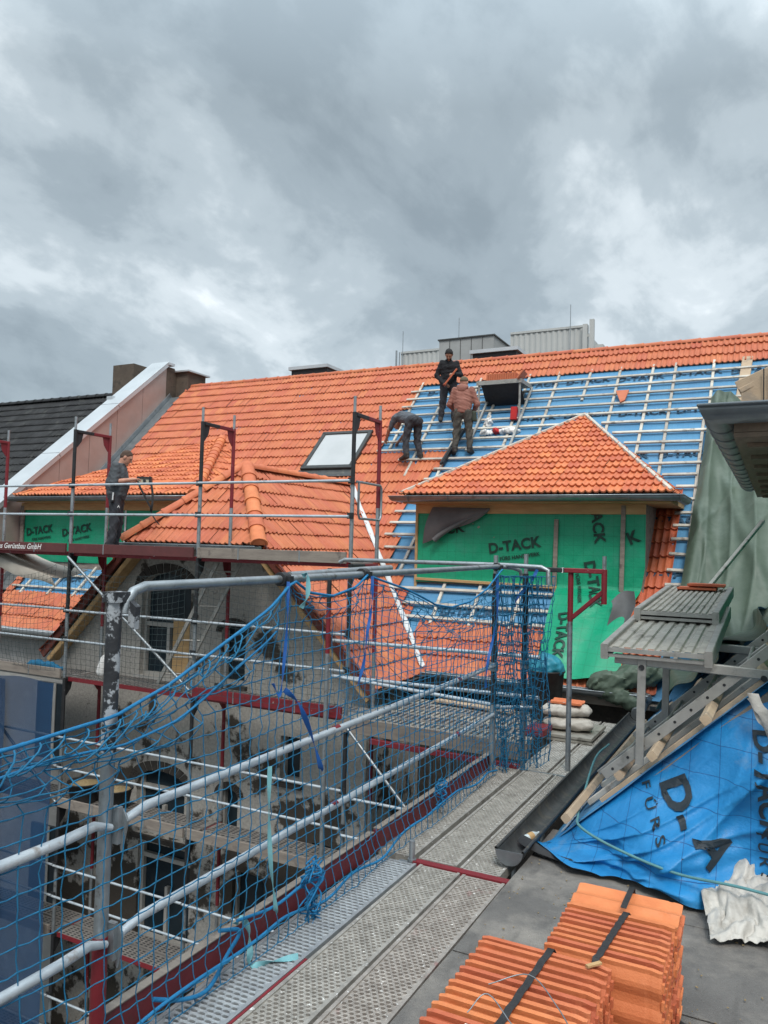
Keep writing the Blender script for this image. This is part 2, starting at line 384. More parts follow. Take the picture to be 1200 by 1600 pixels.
# ---------------------------------------------------------------- roof tiles as relief
PROF_U = np.array([0, .05, .11, .25, .39, .45, .5, .55, .61, .75, .89, .95, 1.0])
PROF_H = 1.5*np.array([.023, .021, .006, 0, .006, .019, .022, .019, .006, 0, .006, .021, .023])
def tile_field(mb, O, U, V, cells, w=.22, g=.34, jit=1., lift=.044, m=0):
    """cells: (i, j) columns along U, rows up V; one double-trough tile each, front edge lapping the row below"""
    O, U, V = np.array(O, float), np.array(U, float), np.array(V, float); Nn = np.cross(U, V); Nn /= np.linalg.norm(Nn)
    nu = len(PROF_U)
    for (i, j) in cells:
        jx, jv, jh = random.gauss(0, .003)*jit, random.gauss(0, .006)*jit, random.gauss(0, .0028)*jit
        tw = random.gauss(0, .006)*jit
        rows = []
        for (vv, hh, dn) in ((1.12, .004, 0), (.5, .004+.5*lift, 0), (.02, lift, 0), (0, lift-.003, 0), (0.012, lift-.030, 1)):
            v = (j+vv)*g+jv
            P = O+np.outer((i+PROF_U*1.015)*w+jx, U)+v*V+np.outer(PROF_H*(1 if not dn else .9)+hh+jh+tw*(PROF_U-.5), Nn)
            rows.append(P)
        P = np.stack(rows)
        t = min(1, max(0, random.gauss(.5, .22)))
        mb.grid(P[:4], True, flip=True, m=m, t=t); mb.grid(P[3:], False, flip=True, m=m, t=t)

def ridge_caps(mb, a, b, r=.105, L=.36, start_flare=1.15, m=0, flat=.8, up=None):
    """overlapping half-round cap tiles from a (low end) to b"""
    a, b = Vector(a), Vector(b); d = b-a; n = max(1, round(d.length/L)); d.normalize(); L = (b-a).length/n
    side = d.cross(Vector((0, 0, 1))).normalized(); u = Vector(up).normalized() if up else side.cross(d).normalized()
    for k in range(n):
        p0 = a+d*(L*k-.03); p1 = a+d*(L*(k+1)+.03); t = random.gauss(.5, .2)
        rows = []
        for (q, rr) in ((0, 1.12), (.07, 1.16), (.14, 1.05), (.5, 1.0), (1, .93)):
            c = p0.lerp(p1, q); R = r*rr
            rows.append([c+side*(math.cos(th)*R)+u*(math.sin(th)*R*flat) for th in np.linspace(-.15, PI+.15, 13)])
        mb.grid(rows, True, m=m, t=t)
        c = p0; mb.add([c+side*(math.cos(th)*r*1.12)+u*(math.sin(th)*r*1.12*flat) for th in np.linspace(-.15, PI+.15, 13)]+
                       [c+side*(math.cos(th)*r*.8)+u*(math.sin(th)*r*.8*flat) for th in np.linspace(-.15, PI+.15, 13)],
                       [(i, 13+i, 14+i, 1+i) for i in range(12)], m=m, t=t)
    # closed round end at the low end
    c = a-d*.03; v = [c+side*(math.cos(th)*r*.95)+u*(math.sin(th)*r*.95*flat) for th in np.linspace(-.15, PI+.15, 13)]
    mb.add(v, [tuple(range(13))], m=m, t=.5)

def half_gutter(mb, pts, r=.08, m=0, flip=False, lip=True):
    """half-round gutter with a bead on its front lip; pts run along the rim's middle"""
    prof = [(math.cos(t)*r, math.sin(t)*r) for t in np.linspace(PI, 2*PI, 11)]
    inn = [(math.cos(t)*(r-.006), math.sin(t)*(r-.006)) for t in np.linspace(2*PI, PI, 11)]
    mb.sweep(prof+inn, pts, closed=True, m=m, flip=flip)
    if lip:
        for sx in (-1, 1):
            bead = [(sx*r+math.cos(t)*.012, .004+math.sin(t)*.012) for t in np.linspace(0, 2*PI, 7)[:-1]]
            mb.sweep(bead, pts, closed=True, m=m, flip=not flip)
def gutter_cap(mb, c, axis, r=.08, m=0):
    axis = Vector(axis).normalized(); x = axis.cross(Vector((0, 0, 1))).normalized(); c = Vector(c)
    mb.prism([c+x*(math.cos(t)*r)+Vector((0, 0, math.sin(t)*r)) for t in np.linspace(PI, 2*PI, 13)], axis*.006, m=m)

# ---------------------------------------------------------------- smooth solids from blended shapes
class SDF:
    def __init__(s, lo, hi, h):
        s.lo = np.array(lo, float); s.h = h
        s.n = np.ceil((np.array(hi)-s.lo)/h).astype(int)+1
        s.F = np.full(s.n, .5, np.float32)
        s.ax = [(s.lo[k]+h*np.arange(s.n[k])).astype(np.float32) for k in range(3)]
    def _blk(s, lo, hi):
        a = np.clip(np.floor((np.array(lo)-s.lo)/s.h).astype(int), 0, s.n); b = np.clip(np.ceil((np.array(hi)-s.lo)/s.h).astype(int)+1, 0, s.n)
        sl = tuple(slice(a[k], b[k]) for k in range(3))
        return sl, (s.ax[0][sl[0]][:, None, None], s.ax[1][sl[1]][None, :, None], s.ax[2][sl[2]][None, None, :])
    def _mix(s, sl, d, k, sub=False):
        F = s.F[sl]
        if F.size == 0: return
        if sub:
            h = np.maximum(k-np.abs(F+d), 0)/k; s.F[sl] = np.maximum(F, -d)+h*h*k*.25
        else:
            h = np.maximum(k-np.abs(F-d), 0)/k; s.F[sl] = np.minimum(F, d)-h*h*k*.25
    def cap(s, a, b, ra, rb=None, k=.02, sub=False):
        rb = ra if rb is None else rb; a, b = np.array(a, float), np.array(b, float); R = max(ra, rb)+k+2*s.h
        sl, (X, Y, Z) = s._blk(np.minimum(a, b)-R, np.maximum(a, b)+R); d = b-a; L2 = max(1e-9, float(d@d))
        t = np.clip(((X-a[0])*d[0]+(Y-a[1])*d[1]+(Z-a[2])*d[2])/L2, 0, 1)
        q = np.sqrt((X-a[0]-t*d[0])**2+(Y-a[1]-t*d[1])**2+(Z-a[2]-t*d[2])**2)-(ra+(rb-ra)*t)
        s._mix(sl, q.astype(np.float32), k, sub)
    def ell(s, c, r, M=None, k=.02, sub=False):
        c = np.array(c, float); R = max(r)+k+2*s.h; sl, (X, Y, Z) = s._blk(c-R, c+R)
        M = np.eye(3) if M is None else np.array(M, float)
        p = [(X-c[0])*M[i][0]+(Y-c[1])*M[i][1]+(Z-c[2])*M[i][2] for i in range(3)]
        kk = np.sqrt(sum((p[i]/r[i])**2 for i in range(3))); g = np.sqrt(sum((p[i]/(r[i]**2))**2 for i in range(3)))+1e-6
        s._mix(sl, (kk*(kk-1)/g).astype(np.float32), k, sub)
    def cut(s, p, n):
        p, n = np.array(p, float), np.array(n, float); n /= np.linalg.norm(n)
        X, Y, Z = s.ax[0][:, None, None], s.ax[1][None, :, None], s.ax[2][None, None, :]
        s.F = np.maximum(s.F, ((X-p[0])*n[0]+(Y-p[1])*n[1]+(Z-p[2])*n[2]).astype(np.float32))
    def ripple(s, amp, f, seed=0, stretch=(1, 1, 1)):
        r = np.random.default_rng(seed); X, Y, Z = s.ax[0][:, None, None], s.ax[1][None, :, None], s.ax[2][None, None, :]
        D = np.zeros(s.F.shape, np.float32)
        for o in range(6):
            w = r.normal(size=3)*np.array(stretch); w = w/np.linalg.norm(w)*f*(1+.5*o)
            D += np.sin(X*w[0]+Y*w[1]+Z*w[2]+r.uniform(0, 6.3)).astype(np.float32)/(1+.5*o)
        s.F += amp*D*.5
    def mesh(s, mb, T=None, **k):
        F = s.F; ins = F < 0
        c = sum(ins[a:F.shape[0]-1+a, b:F.shape[1]-1+b, d:F.shape[2]-1+d].astype(np.int8) for a in (0, 1) for b in (0, 1) for d in (0, 1))
        act = (c > 0) & (c < 8); ids = np.argwhere(act); idx = np.full(act.shape, -1, np.int64); idx[act] = np.arange(len(ids))
        if not len(ids): return
        acc = np.zeros((len(ids), 3)); cnt = np.zeros(len(ids))
        cs = [np.array((a, b, d)) for a in (0, 1) for b in (0, 1) for d in (0, 1)]
        for p in cs:
            for ax in range(3):
                if p[ax]: continue
                q = p.copy(); q[ax] = 1
                fa = F[tuple((ids+p).T)]; fb = F[tuple((ids+q).T)]; cr = (fa < 0) != (fb < 0)
                t = np.where(cr, fa/np.where(cr, fa-fb, 1), 0)
                acc += np.where(cr[:, None], p+t[:, None]*(q-p), 0); cnt += cr
        V = (ids+acc/cnt[:, None])*s.h+s.lo
        faces = []
        for ax in range(3):
            o1, o2 = (ax+1) % 3, (ax+2) % 3
            lo = [slice(None)]*3; hi = [slice(None)]*3
            lo[ax] = slice(0, -1); hi[ax] = slice(1, None)
            cr = ins[tuple(lo)] != ins[tuple(hi)]
            e = np.argwhere(cr); e = e[(e[:, o1] > 0) & (e[:, o2] > 0) & (e[:, o1] < F.shape[o1]-1) & (e[:, o2] < F.shape[o2]-1)]
            A = e.copy(); B = e.copy(); B[:, o1] -= 1; C = B.copy(); C[:, o2] -= 1; D = e.copy(); D[:, o2] -= 1
            Q = np.stack([idx[tuple(A.T)], idx[tuple(B.T)], idx[tuple(C.T)], idx[tuple(D.T)]], 1)
            fl = ins[tuple(e.T)]; Q[~fl] = Q[~fl][:, ::-1]
            faces += Q.tolist()
        if T is not None: V = V@np.array(T[0]).T+np.array(T[1])
        mb.add(V, faces, smooth=True, **k)
# ================================================================ the house being re-roofed
NM = np.array((0, -.70711, .70711))
def RP(x, y, off=0.): return np.array((x, y, y-11.2))+NM*off
house = thing('terraced_house', (-8, 12, -8), 'long terraced house with an orange clay tile roof half laid over blue membrane', 'house')
G = .34; GY = G*.70711; TW = .22

def build_house():
    # walls
    mb = MB()
    mb.box(-16.4, 11.8, -8, -11.3, 12.1, .22, m=0)
    mb.box(-5.4, 11.82, -8, 4.5, 12.12, .22, m=1)
    mb.box(-16.4, 23.8, -8, 4.5, 24.1, 1, m=0); mb.box(4.2, 12.12, -8, 4.5, 23.8, .9, m=0)
    mb.box(-16.38, 12.1, -8, -16.1, 23.8, .9, m=0)
    mb.build('main_wall', [PLAST, STONE], house)
    for z0 in (-2.4, -5.4):
        mb = MB(); mb.box(-14.3, 11.72, z0, -13.2, 11.79, z0+1.6, m=1); mb.box(-14.38, 11.7, z0-.08, -13.12, 11.795, z0-.004); mb.box(-13.79, 11.70, z0, -13.71, 11.718, z0+1.6); mb.build('window', [FRAMEW, GLASS], house)
    # roof body: rear slope, and the deck below the membrane
    mb = MB()
    q = [RP(-16.1, 11.42, -.06), RP(4.5, 11.42, -.06), RP(4.5, 18.24, -.06), RP(-16.1, 18.24, -.06)]
    mb.prism(q, NM*-.12, m=0)
    b = [(-16.1, 18.3, 6.92), (4.5, 18.3, 6.92), (4.5, 24.4, .82), (-16.1, 24.4, .82)]
    mb.prism(b, (0, -.06, -.1), m=1)
    mb.build('roof_deck', [WOODG, TILE], house)
    # blue membrane
    xs = np.linspace(-16.1, 4.4, 120); ys = np.linspace(11.45, 18.1, 60)
    XX, YY = np.meshgrid(xs, ys, indexing='ij'); w = fbm(XX*1.2, YY*3, 3)*.012
    P = np.stack([XX, YY-.7071*w, YY-11.2+.7071*w], 2)
    mb = MB(); mb.grid(P, True, m=0)
    # printed name on the membrane, one row per width of sheet
    def put(x0, y0, s=.24, rot=0.03, txt='D-TACK'):
        c, sn = math.cos(rot), math.sin(rot)
        mb.text(txt, lambda a, b: RP(x0+(a*c-b*sn)*1.05, y0+(a*sn+b*c)*.7071*1.05, .022), s, .03, spacing=1.04, m=1)
    for y0, x0, n in ((17.2, -7.7, 8), (16.28, -5.25, 4), (15.28, -3.2, 3), (14.6, -7.2, 1)):
        for k in range(n): put(x0+k*1.13, y0+.02*(k % 2))
    put(-2.05, 14.0); put(-1.95, 13.1, rot=.06); put(-5.2, 12.35); put(-15.0, 12.5); put(-3.9, 12.42)
    mb.build('roof_membrane', [BLUE_R, INK_R], house)
    # tiles of the main slope
    def bound(y):
        T = [(12.2, -5.7), (12.62, -5.85), (12.9, -6.25), (13.4, -6.55), (13.7, -6.8), (14.5, -6.84), (14.9, -6.6), (15.15, -6.4),
             (15.36, -6.42), (15.37, -7.35), (15.6, -7.4), (15.61, -8.04), (16.3, -8.05), (17.45, -8.0)]
        for (a, xa), (b_, xb) in zip(T, T[1:]):
            if a <= y <= b_: return xa+(xb-xa)*(y-a)/(b_-a)
        return -5.7
    cells = []
    for j in range(28):
        yc = 11.5+(j+.5)*GY
        for i in range(-73, 20):
            xc = (i+.5)*TW; ok = False
            if j >= 25: ok = True
            elif j <= 2: ok = (-5.4 < xc < -1.45) or xc < -11.3
            else: ok = xc < bound(yc)
            if j > 2 and xc < -11 and yc < 14.5+1.8*(1-abs(xc+13.45)/2.6)-.2 and abs(xc+13.45) < 2.5: ok = False   # under the dormer
            if abs(xc+8.41) < 14.6-yc: ok = False                                  # under the gable roof
            if j in (16,) and -6.98 < xc < -6.4: ok = True
            if 3 <= j <= 12 and -2.25 < xc < -1.58: ok = True
            if -9.86 < xc < -8.6 and 15.2 < yc < 16.1: ok = False                   # skylight
            if xc < -16.08: ok = False
            if ok: cells.append((i, j))
    mb = MB()
    left = [c for c in cells if not (3 <= c[1] <= 12 and c[0]*TW > -3)]
    tile_field(mb, (0, 11.5, .3), (1, 0, 0), (0, .70711, .70711), left, TW, G)
    # a strip of darker tiles beside the dormer
    strip = [c for c in cells if c not in set(left)]
    tile_field(mb, (0, 11.5, .3), (1, 0, 0), (0, .70711, .70711), strip, TW, G, m=1)
    k = len(mb.f)
    mb.build('roof_tiles', [TILE, TILE_D], house)
    mb = MB(); ridge_caps(mb, (4.4, 18.22, 7.0), (-16.05, 18.22, 7.0), .10, .40)
    mb.build('ridge_tiles', [TILE], house)
    # battens, one bar per row and run
    for j in range(3, 25):
        y = 11.5+j*GY+.03; runs = []
        lim = bound(y+.1) if y > 12.2 else -5.7
        if y < 13.0: runs = [(lim-.1, -3.15)]
        elif y < 14.4: runs = [(lim-.15, -5.85)]
        else: runs = [(lim-.15, -1.3+.15*math.sin(j))]
        if 13 <= y < 14.55: runs.append((-1.62, -1.28))
        elif y < 13: runs.append((-1.62, -1.36))
        if 14.5 <= y < 16.35:
            f = (16.34-y)/(16.34-14.44); l, r = -3.68-2.2*f, -3.68+2.2*f
            runs = [(lim-.15, l+.05), (max(r-.0, -3.5+1.12*(16.3-y)), -1.3+.06*math.sin(j*2.2))]
        if y > 16.3: runs = [(lim-.15, -.2 if y < 16.9 else 4.3)]
        for a, b in runs:
            if b-a < .15: continue
            m2 = MB(); jit = random.gauss(0, .008)
            m2.beam(RP(a, y+jit, .066), RP(b, y+jit+random.gauss(0, .008), .066), .058, .038, up=NM, t=random.random())
            m2.build('tile_batten', [BATT], house)
    for y, a, b in ((12.33, -16, -11.6), (12.6, -16, -11.8)):
        m2 = MB(); m2.beam(RP(a, y, .062), RP(b, y, .062), .05, .03, up=NM); m2.build('tile_batten', [BATT], house)
    # counter battens up the slope
    spec = [(-7.93, 15.7, 17.6), (-7.2, 15.0, 17.6), (-6.44, 14.9, 17.6), (-5.85, 16.0, 17.6), (-5.23, 15.6, 17.6), (-4.55, 15.9, 17.6), (-3.84, 16.75, 17.6),
            (-3.16, 15.9, 17.6), (-2.48, 14.95, 17.6), (-2.0, 14.6, 17.6), (-1.26, 16.1, 17.6), (-1.34, 11.7, 16.1), (-1.95, 14.55, 14.9),
            (-6.3, 13.0, 14.6), (-5.3, 12.2, 12.95), (-4.6, 12.2, 12.95), (-3.9, 12.2, 12.95), (-3.3, 12.2, 12.95),
            (-15.6, 12.2, 12.9), (-14.7, 12.2, 12.9), (-13.9, 12.2, 12.9), (-13.0, 12.2, 12.9), (-12.2, 12.2, 12.9)]
    for x, a, b in spec:
        m2 = MB(); m2.beam(RP(x, a, .024), RP(x+random.gauss(0, .02), b, .024), .055, .045, up=NM, t=random.random()); m2.build('counter_batten', [BATT], house)
    m2 = MB(); m2.beam(RP(-.72, 16.2, .03), RP(-.62, 17.6, .03), .2, .06, up=NM); m2.build('wide_plank', [WOODN], house)
    # eaves gutters and fascia
    for a, b in ((-5.05, -1.62), (-16.3, -11.75)):
        m2 = MB(); m2.cm = 0; half_gutter(m2, [(a, 11.36, .33), (b, 11.36, .33)], .085)
        gutter_cap(m2, (b, 11.36, .33), (1, 0, 0), .085); gutter_cap(m2, (a, 11.36, .33), (1, 0, 0), .085)
        m2.build('eaves_gutter', [ZINC if a > -6 else ALU_W], house)
        m2 = MB(); m2.box(a, 11.46, .12, b, 11.5, .30); m2.box(a, 11.5, .16, b, 11.82, .19); m2.build('fascia_board', [WOODG], house)
    # bags of tile dust and offcuts on the battens below the trestle
build_house()

# ---------------------------------------------------------------- gable with half hip
def build_gable():
    cx = -8.41
    out = [(-11.55, -8), (-5.3, -8), (-5.3, .35), (-7.12, 2.17), (-9.70, 2.17), (-11.52, .35)]
    def arch(x0, x1, z0, z1, rise):
        n = 8; c = (x0+x1)/2; hw = (x1-x0)/2
        return [(x0, z0), (x1, z0), (x1, z1)]+[(c+hw*math.cos(t), z1+rise*math.sin(t)) for t in np.linspace(0, PI, n+2)[1:-1]]+[(x0, z1)]
    wins = [(-9.72, -8.64, .02, 1.5, .26), (-7.98, -7.5, .05, .86, .13), (-9.66, -8.62, -2.6, -1.72, .2), (-7.9, -7.55, -2.3, -1.68, .1),
            (-9.58, -8.45, -4.3, -2.72, .0), (-6.78, -6.42, -1.3, -.62, 0.0), (-7.6, -7.0, -4.2, -2.9, .1), (-6.3, -5.7, -3.9, -2.2, .1)]
    holes = [arch(*w) if w[4] else [(w[0], w[2]), (w[1], w[2]), (w[1], w[3]), (w[0], w[3])] for w in wins]
    bm = bmesh.new(); es = []
    for lp in [out]+holes:
        vs = [bm.verts.new((p[0], 10.0, p[1])) for p in lp]
        es += [bm.edges.new((vs[i], vs[(i+1) % len(vs)])) for i in range(len(vs))]
    bmesh.ops.triangle_fill(bm, use_beauty=True, use_dissolve=False, edges=es)
    bm.verts.index_update(); mb = MB()
    fs = []
    for f in bm.faces:
        idx = [v.index for v in f.verts]; fs.append(idx if f.normal.y < 0 else idx[::-1])
    mb.add([v.co for v in bm.verts], fs, m=0); bm.free()
    for lp in holes+[out]:
        n = len(lp); mb.add([(p[0], 10.0, p[1]) for p in lp]+[(p[0], 10.2, p[1]) for p in lp], [(i, (i+1) % n, n+(i+1) % n, n+i) for i in range(n)], m=0)
    mb.box(-5.5, 10.2, -8, -5.3, 11.82, .3, m=0); mb.box(-11.55, 10.2, -8, -11.3, 11.8, .3, m=0)
    mb.build('gable_wall', [ROUGH], house)
    # dark rooms behind and the windows
    for i, (w, lp) in enumerate(zip(wins, holes)):
        x0, x1, z0, z1, r = w
        mb = MB(); mb.prism([(p[0], 10.165, p[1]) for p in lp][::-1], (0, .03, 0), m=1)
        t = .05 if x1-x0 > .8 else .035
        mb.box(x0, 10.09, z0, x0+t, 10.16, z1+.02); mb.box(x1-t, 10.09, z0, x1, 10.16, z1+.02)
        mb.box(x0+t, 10.09, z0, x1-t, 10.16, z0+.05)
        if x1-x0 > .8:
            mb.box(x0+t, 10.085, z0+.82*(z1-z0)*(.68 if i == 0 else 1.0), x1-t, 10.16, z0+.82*(z1-z0)*(.68 if i == 0 else 1.0)+.07)
            mb.box((x0+x1)/2-.03, 10.088, z0+.05, (x0+x1)/2+.03, 10.16, z0+.56*(z1-z0))
        f = mb.build('window', [FRAMEW, GLASS], house)
        sb = MB(); sb.box(x0-.06, 9.93, z0-.07, x1+.06, 10.085, z0-.003); s_ = sb.build('sill', [STONE if i else PLAST], f)
    mb = MB(); mb.box(-9.05, 10.06, .07, -8.7, 10.084, .98); mb.build('window_panel', [WOODY], house)
    # masonry arches laid bare over the openings
    for (x0, x1, z1, r) in ((-9.72, -8.64, 1.5, .26), (-9.66, -8.62, -1.72, .2), (-7.98, -7.5, .86, .13), (-7.9, -7.55, -1.68, .1)):
        c, hw = (x0+x1)/2, (x1-x0)/2; mb = MB(); n = 13
        for k in range(n):
            t0, t1 = PI*k/n+.02, PI*(k+1)/n-.02; d = .16 if hw > .3 else .11
            q = [(c+(hw+.0)*math.cos(t), z1+(r+.0)*math.sin(t)) for t in (t0, t1)]+[(c+(hw+d)*math.cos(t), z1+(r+d)*math.sin(t)) for t in (t1, t0)]
            mb.prism([(p[0], 9.996, p[1]) for p in q], (0, -.012-.004*random.random(), 0))
        mb.build('brick_arch', [STONE], house)
    # tiles: right slope, left slope, half hip
    zr, apex = 3.6, Vector((cx, 11.02, 3.6))
    MRN = Vector((0, -1, 1)); MRP = Vector((0, 11.2, .03))
    mb = MB(); s = .70711; t0 = -5.08
    n0 = len(mb.f)
    cells = [(i, j) for i in range(0, 25) for j in range(0, 15)]
    tile_field(mb, (t0, 9.66, .27), (0, 1, 0), (-s, 0, s), cells, TW, G)
    mb.clip(n0, (cx, 0, 0), (1, 0, 0)); mb.clip(n0, MRP, MRN); mb.clip(n0, (-7.07, 9.65, 0), (1.37, 1.34, 0))
    n1 = len(mb.f)
    tile_field(mb, (2*cx-t0, 15.1, .27), (0, -1, 0), (s, 0, s), cells, TW, G)
    mb.clip(n1, (cx, 0, 0), (-1, 0, 0)); mb.clip(n1, MRP, MRN); mb.clip(n1, (-9.75, 9.65, 0), (-1.37, 1.34, 0)); mb.clip(n1, (0, 9.64, 0), (0, 1, 0))
    n2 = len(mb.f); V = Vector((0, 1.37, 1.33)).normalized()
    tile_field(mb, (cx, 9.62, 2.25), (1, 0, 0), V, [(i, j) for i in range(-7, 7) for j in range(0, 6)], TW, G)
    mb.clip(n2, (-7.07, 9.65, 0), (-1.37, -1.34, 0)); mb.clip(n2, (-9.75, 9.65, 0), (1.37, -1.34, 0))
    mb.build('gable_tiles', [TILE], house)
    mb = MB()     # boarding below the tiles
    d = -.035
    mb.add([(t0, 9.7, .3+d), (t0, 11.45, .3+d), (cx, 14.75, 3.6+d), (cx, 11.0, 3.6+d), (-7.1, 9.7, 2.29+d),
            (2*cx-t0, 9.7, .3+d), (2*cx-t0, 11.45, .3+d), (-9.72, 9.7, 2.29+d)],
           [(0, 1, 2, 3, 4), (6, 5, 7, 3, 2), (7, 4, 3)])
    mb.build('gable_boarding', [WOODG], house)
    mb = MB()
    ridge_caps(mb, (cx, 14.75, 3.63), (cx, 11.1, 3.63), .115, .38)
    ridge_caps(mb, (-9.80, 9.6, 2.30), (cx-.02, 11.05, 3.66), .12, .40); ridge_caps(mb, (-7.02, 9.6, 2.30), (cx+.02, 11.05, 3.66), .12, .40)
    mb.build('hip_tiles', [TILE_N], house)
    for sx in (-1, 1):
        mb = MB(); a = (cx+sx*3.36, 9.72, .22); b = (cx+sx*1.36, 9.72, 2.22)
        mb.beam(a, b, .045, .15, up=(sx, 0, 1)); mb.build('verge_board', [WOODB], house)
        mb = MB(); off = .135; mb.beam((a[0]-sx*off*.7-sx*.02, 9.86, a[2]-off*.7), (b[0]-sx*off*.7-sx*.02, 9.86, b[2]-off*.7), .24, .09, up=(sx, 0, 1)); mb.build('verge_soffit', [WOODY], house)
    mb = MB(); half_gutter(mb, [(-9.85, 9.53, 2.24), (-6.98, 9.53, 2.24)], .075); gutter_cap(mb, (-6.98, 9.53, 2.24), (1, 0, 0), .075); gutter_cap(mb, (-9.85, 9.53, 2.24), (1, 0, 0), .075)
    mb.build('half_hip_gutter', [ZINC], house)
    mb = MB(); mb.box(-9.74, 9.62, 2.10, -7.08, 9.65, 2.24); mb.box(-9.74, 9.65, 2.12, -7.08, 10.0, 2.15); mb.build('fascia_board', [WOODG], house)
    # pale valley flashing
    for sx in (1, -1):
        a, b = Vector((cx, 14.8, 3.6)), Vector((cx+sx*3.3, 11.5, .3)); mb = MB(); o = Vector((0, -.03, .105))
        dv = (b-a).normalized(); n1v = dv.cross(Vector((s*sx, 0, s))).normalized(); n2v = dv.cross(Vector((0, -s, s))).normalized()
        if n1v.y > 0: n1v = -n1v
        if (n2v.x > 0) != (sx > 0): n2v = -n2v
        P = [[a+o+n1v*.06, a+o, a+o+n2v*.06]]
        for k in range(1, 13):
            c = a.lerp(b, k/12)+o; wv = .05+.015*math.sin(k*2.1); P.append([c+n1v*wv, c+Vector((0, .004, -.012)), c+n2v*wv])
        mb.sheet(P, .006); mb.build('valley_flashing', [MEMW], house)
    mb = MB(); half_gutter(mb, [(-5.0, 9.7, .3), (-5.0, 11.3, .3)], .075); mb.build('gable_gutter', [ZINC_D], house)
ROUGH = mat('roughcast render', (.48, .46, .425), (.33, .315, .29), 22, .95, 1.2, 55, stain=(.062, .053, .044), stain_scale=1.3, stain_at=.575, stain_soft=.02)
def patch_rough():
    """bare masonry shows over more of the wall lower down, where the render has been knocked off"""
    nt = ROUGH.node_tree
    mr = [n for n in nt.nodes if n.type == 'MAP_RANGE' and abs(n.inputs[1].default_value-.555) < 1e-3][0]
    src = mr.inputs[0].links[0].from_socket
    tc = [n for n in nt.nodes if n.type == 'TEX_COORD'][0]
    sp = nt.nodes.new('ShaderNodeSeparateXYZ'); nt.links.new(tc.outputs['Object'], sp.inputs[0])
    q = nt.nodes.new('ShaderNodeMapRange'); nt.links.new(sp.outputs[2], q.inputs[0])
    q.inputs[1].default_value = 8.6; q.inputs[2].default_value = 4.6; q.inputs[3].default_value = -.03; q.inputs[4].default_value = .10
    ad = nt.nodes.new('ShaderNodeMath'); nt.links.new(src, ad.inputs[0]); nt.links.new(q.outputs[0], ad.inputs[1]); nt.links.new(ad.outputs[0], mr.inputs[0])
patch_rough()
build_gable()

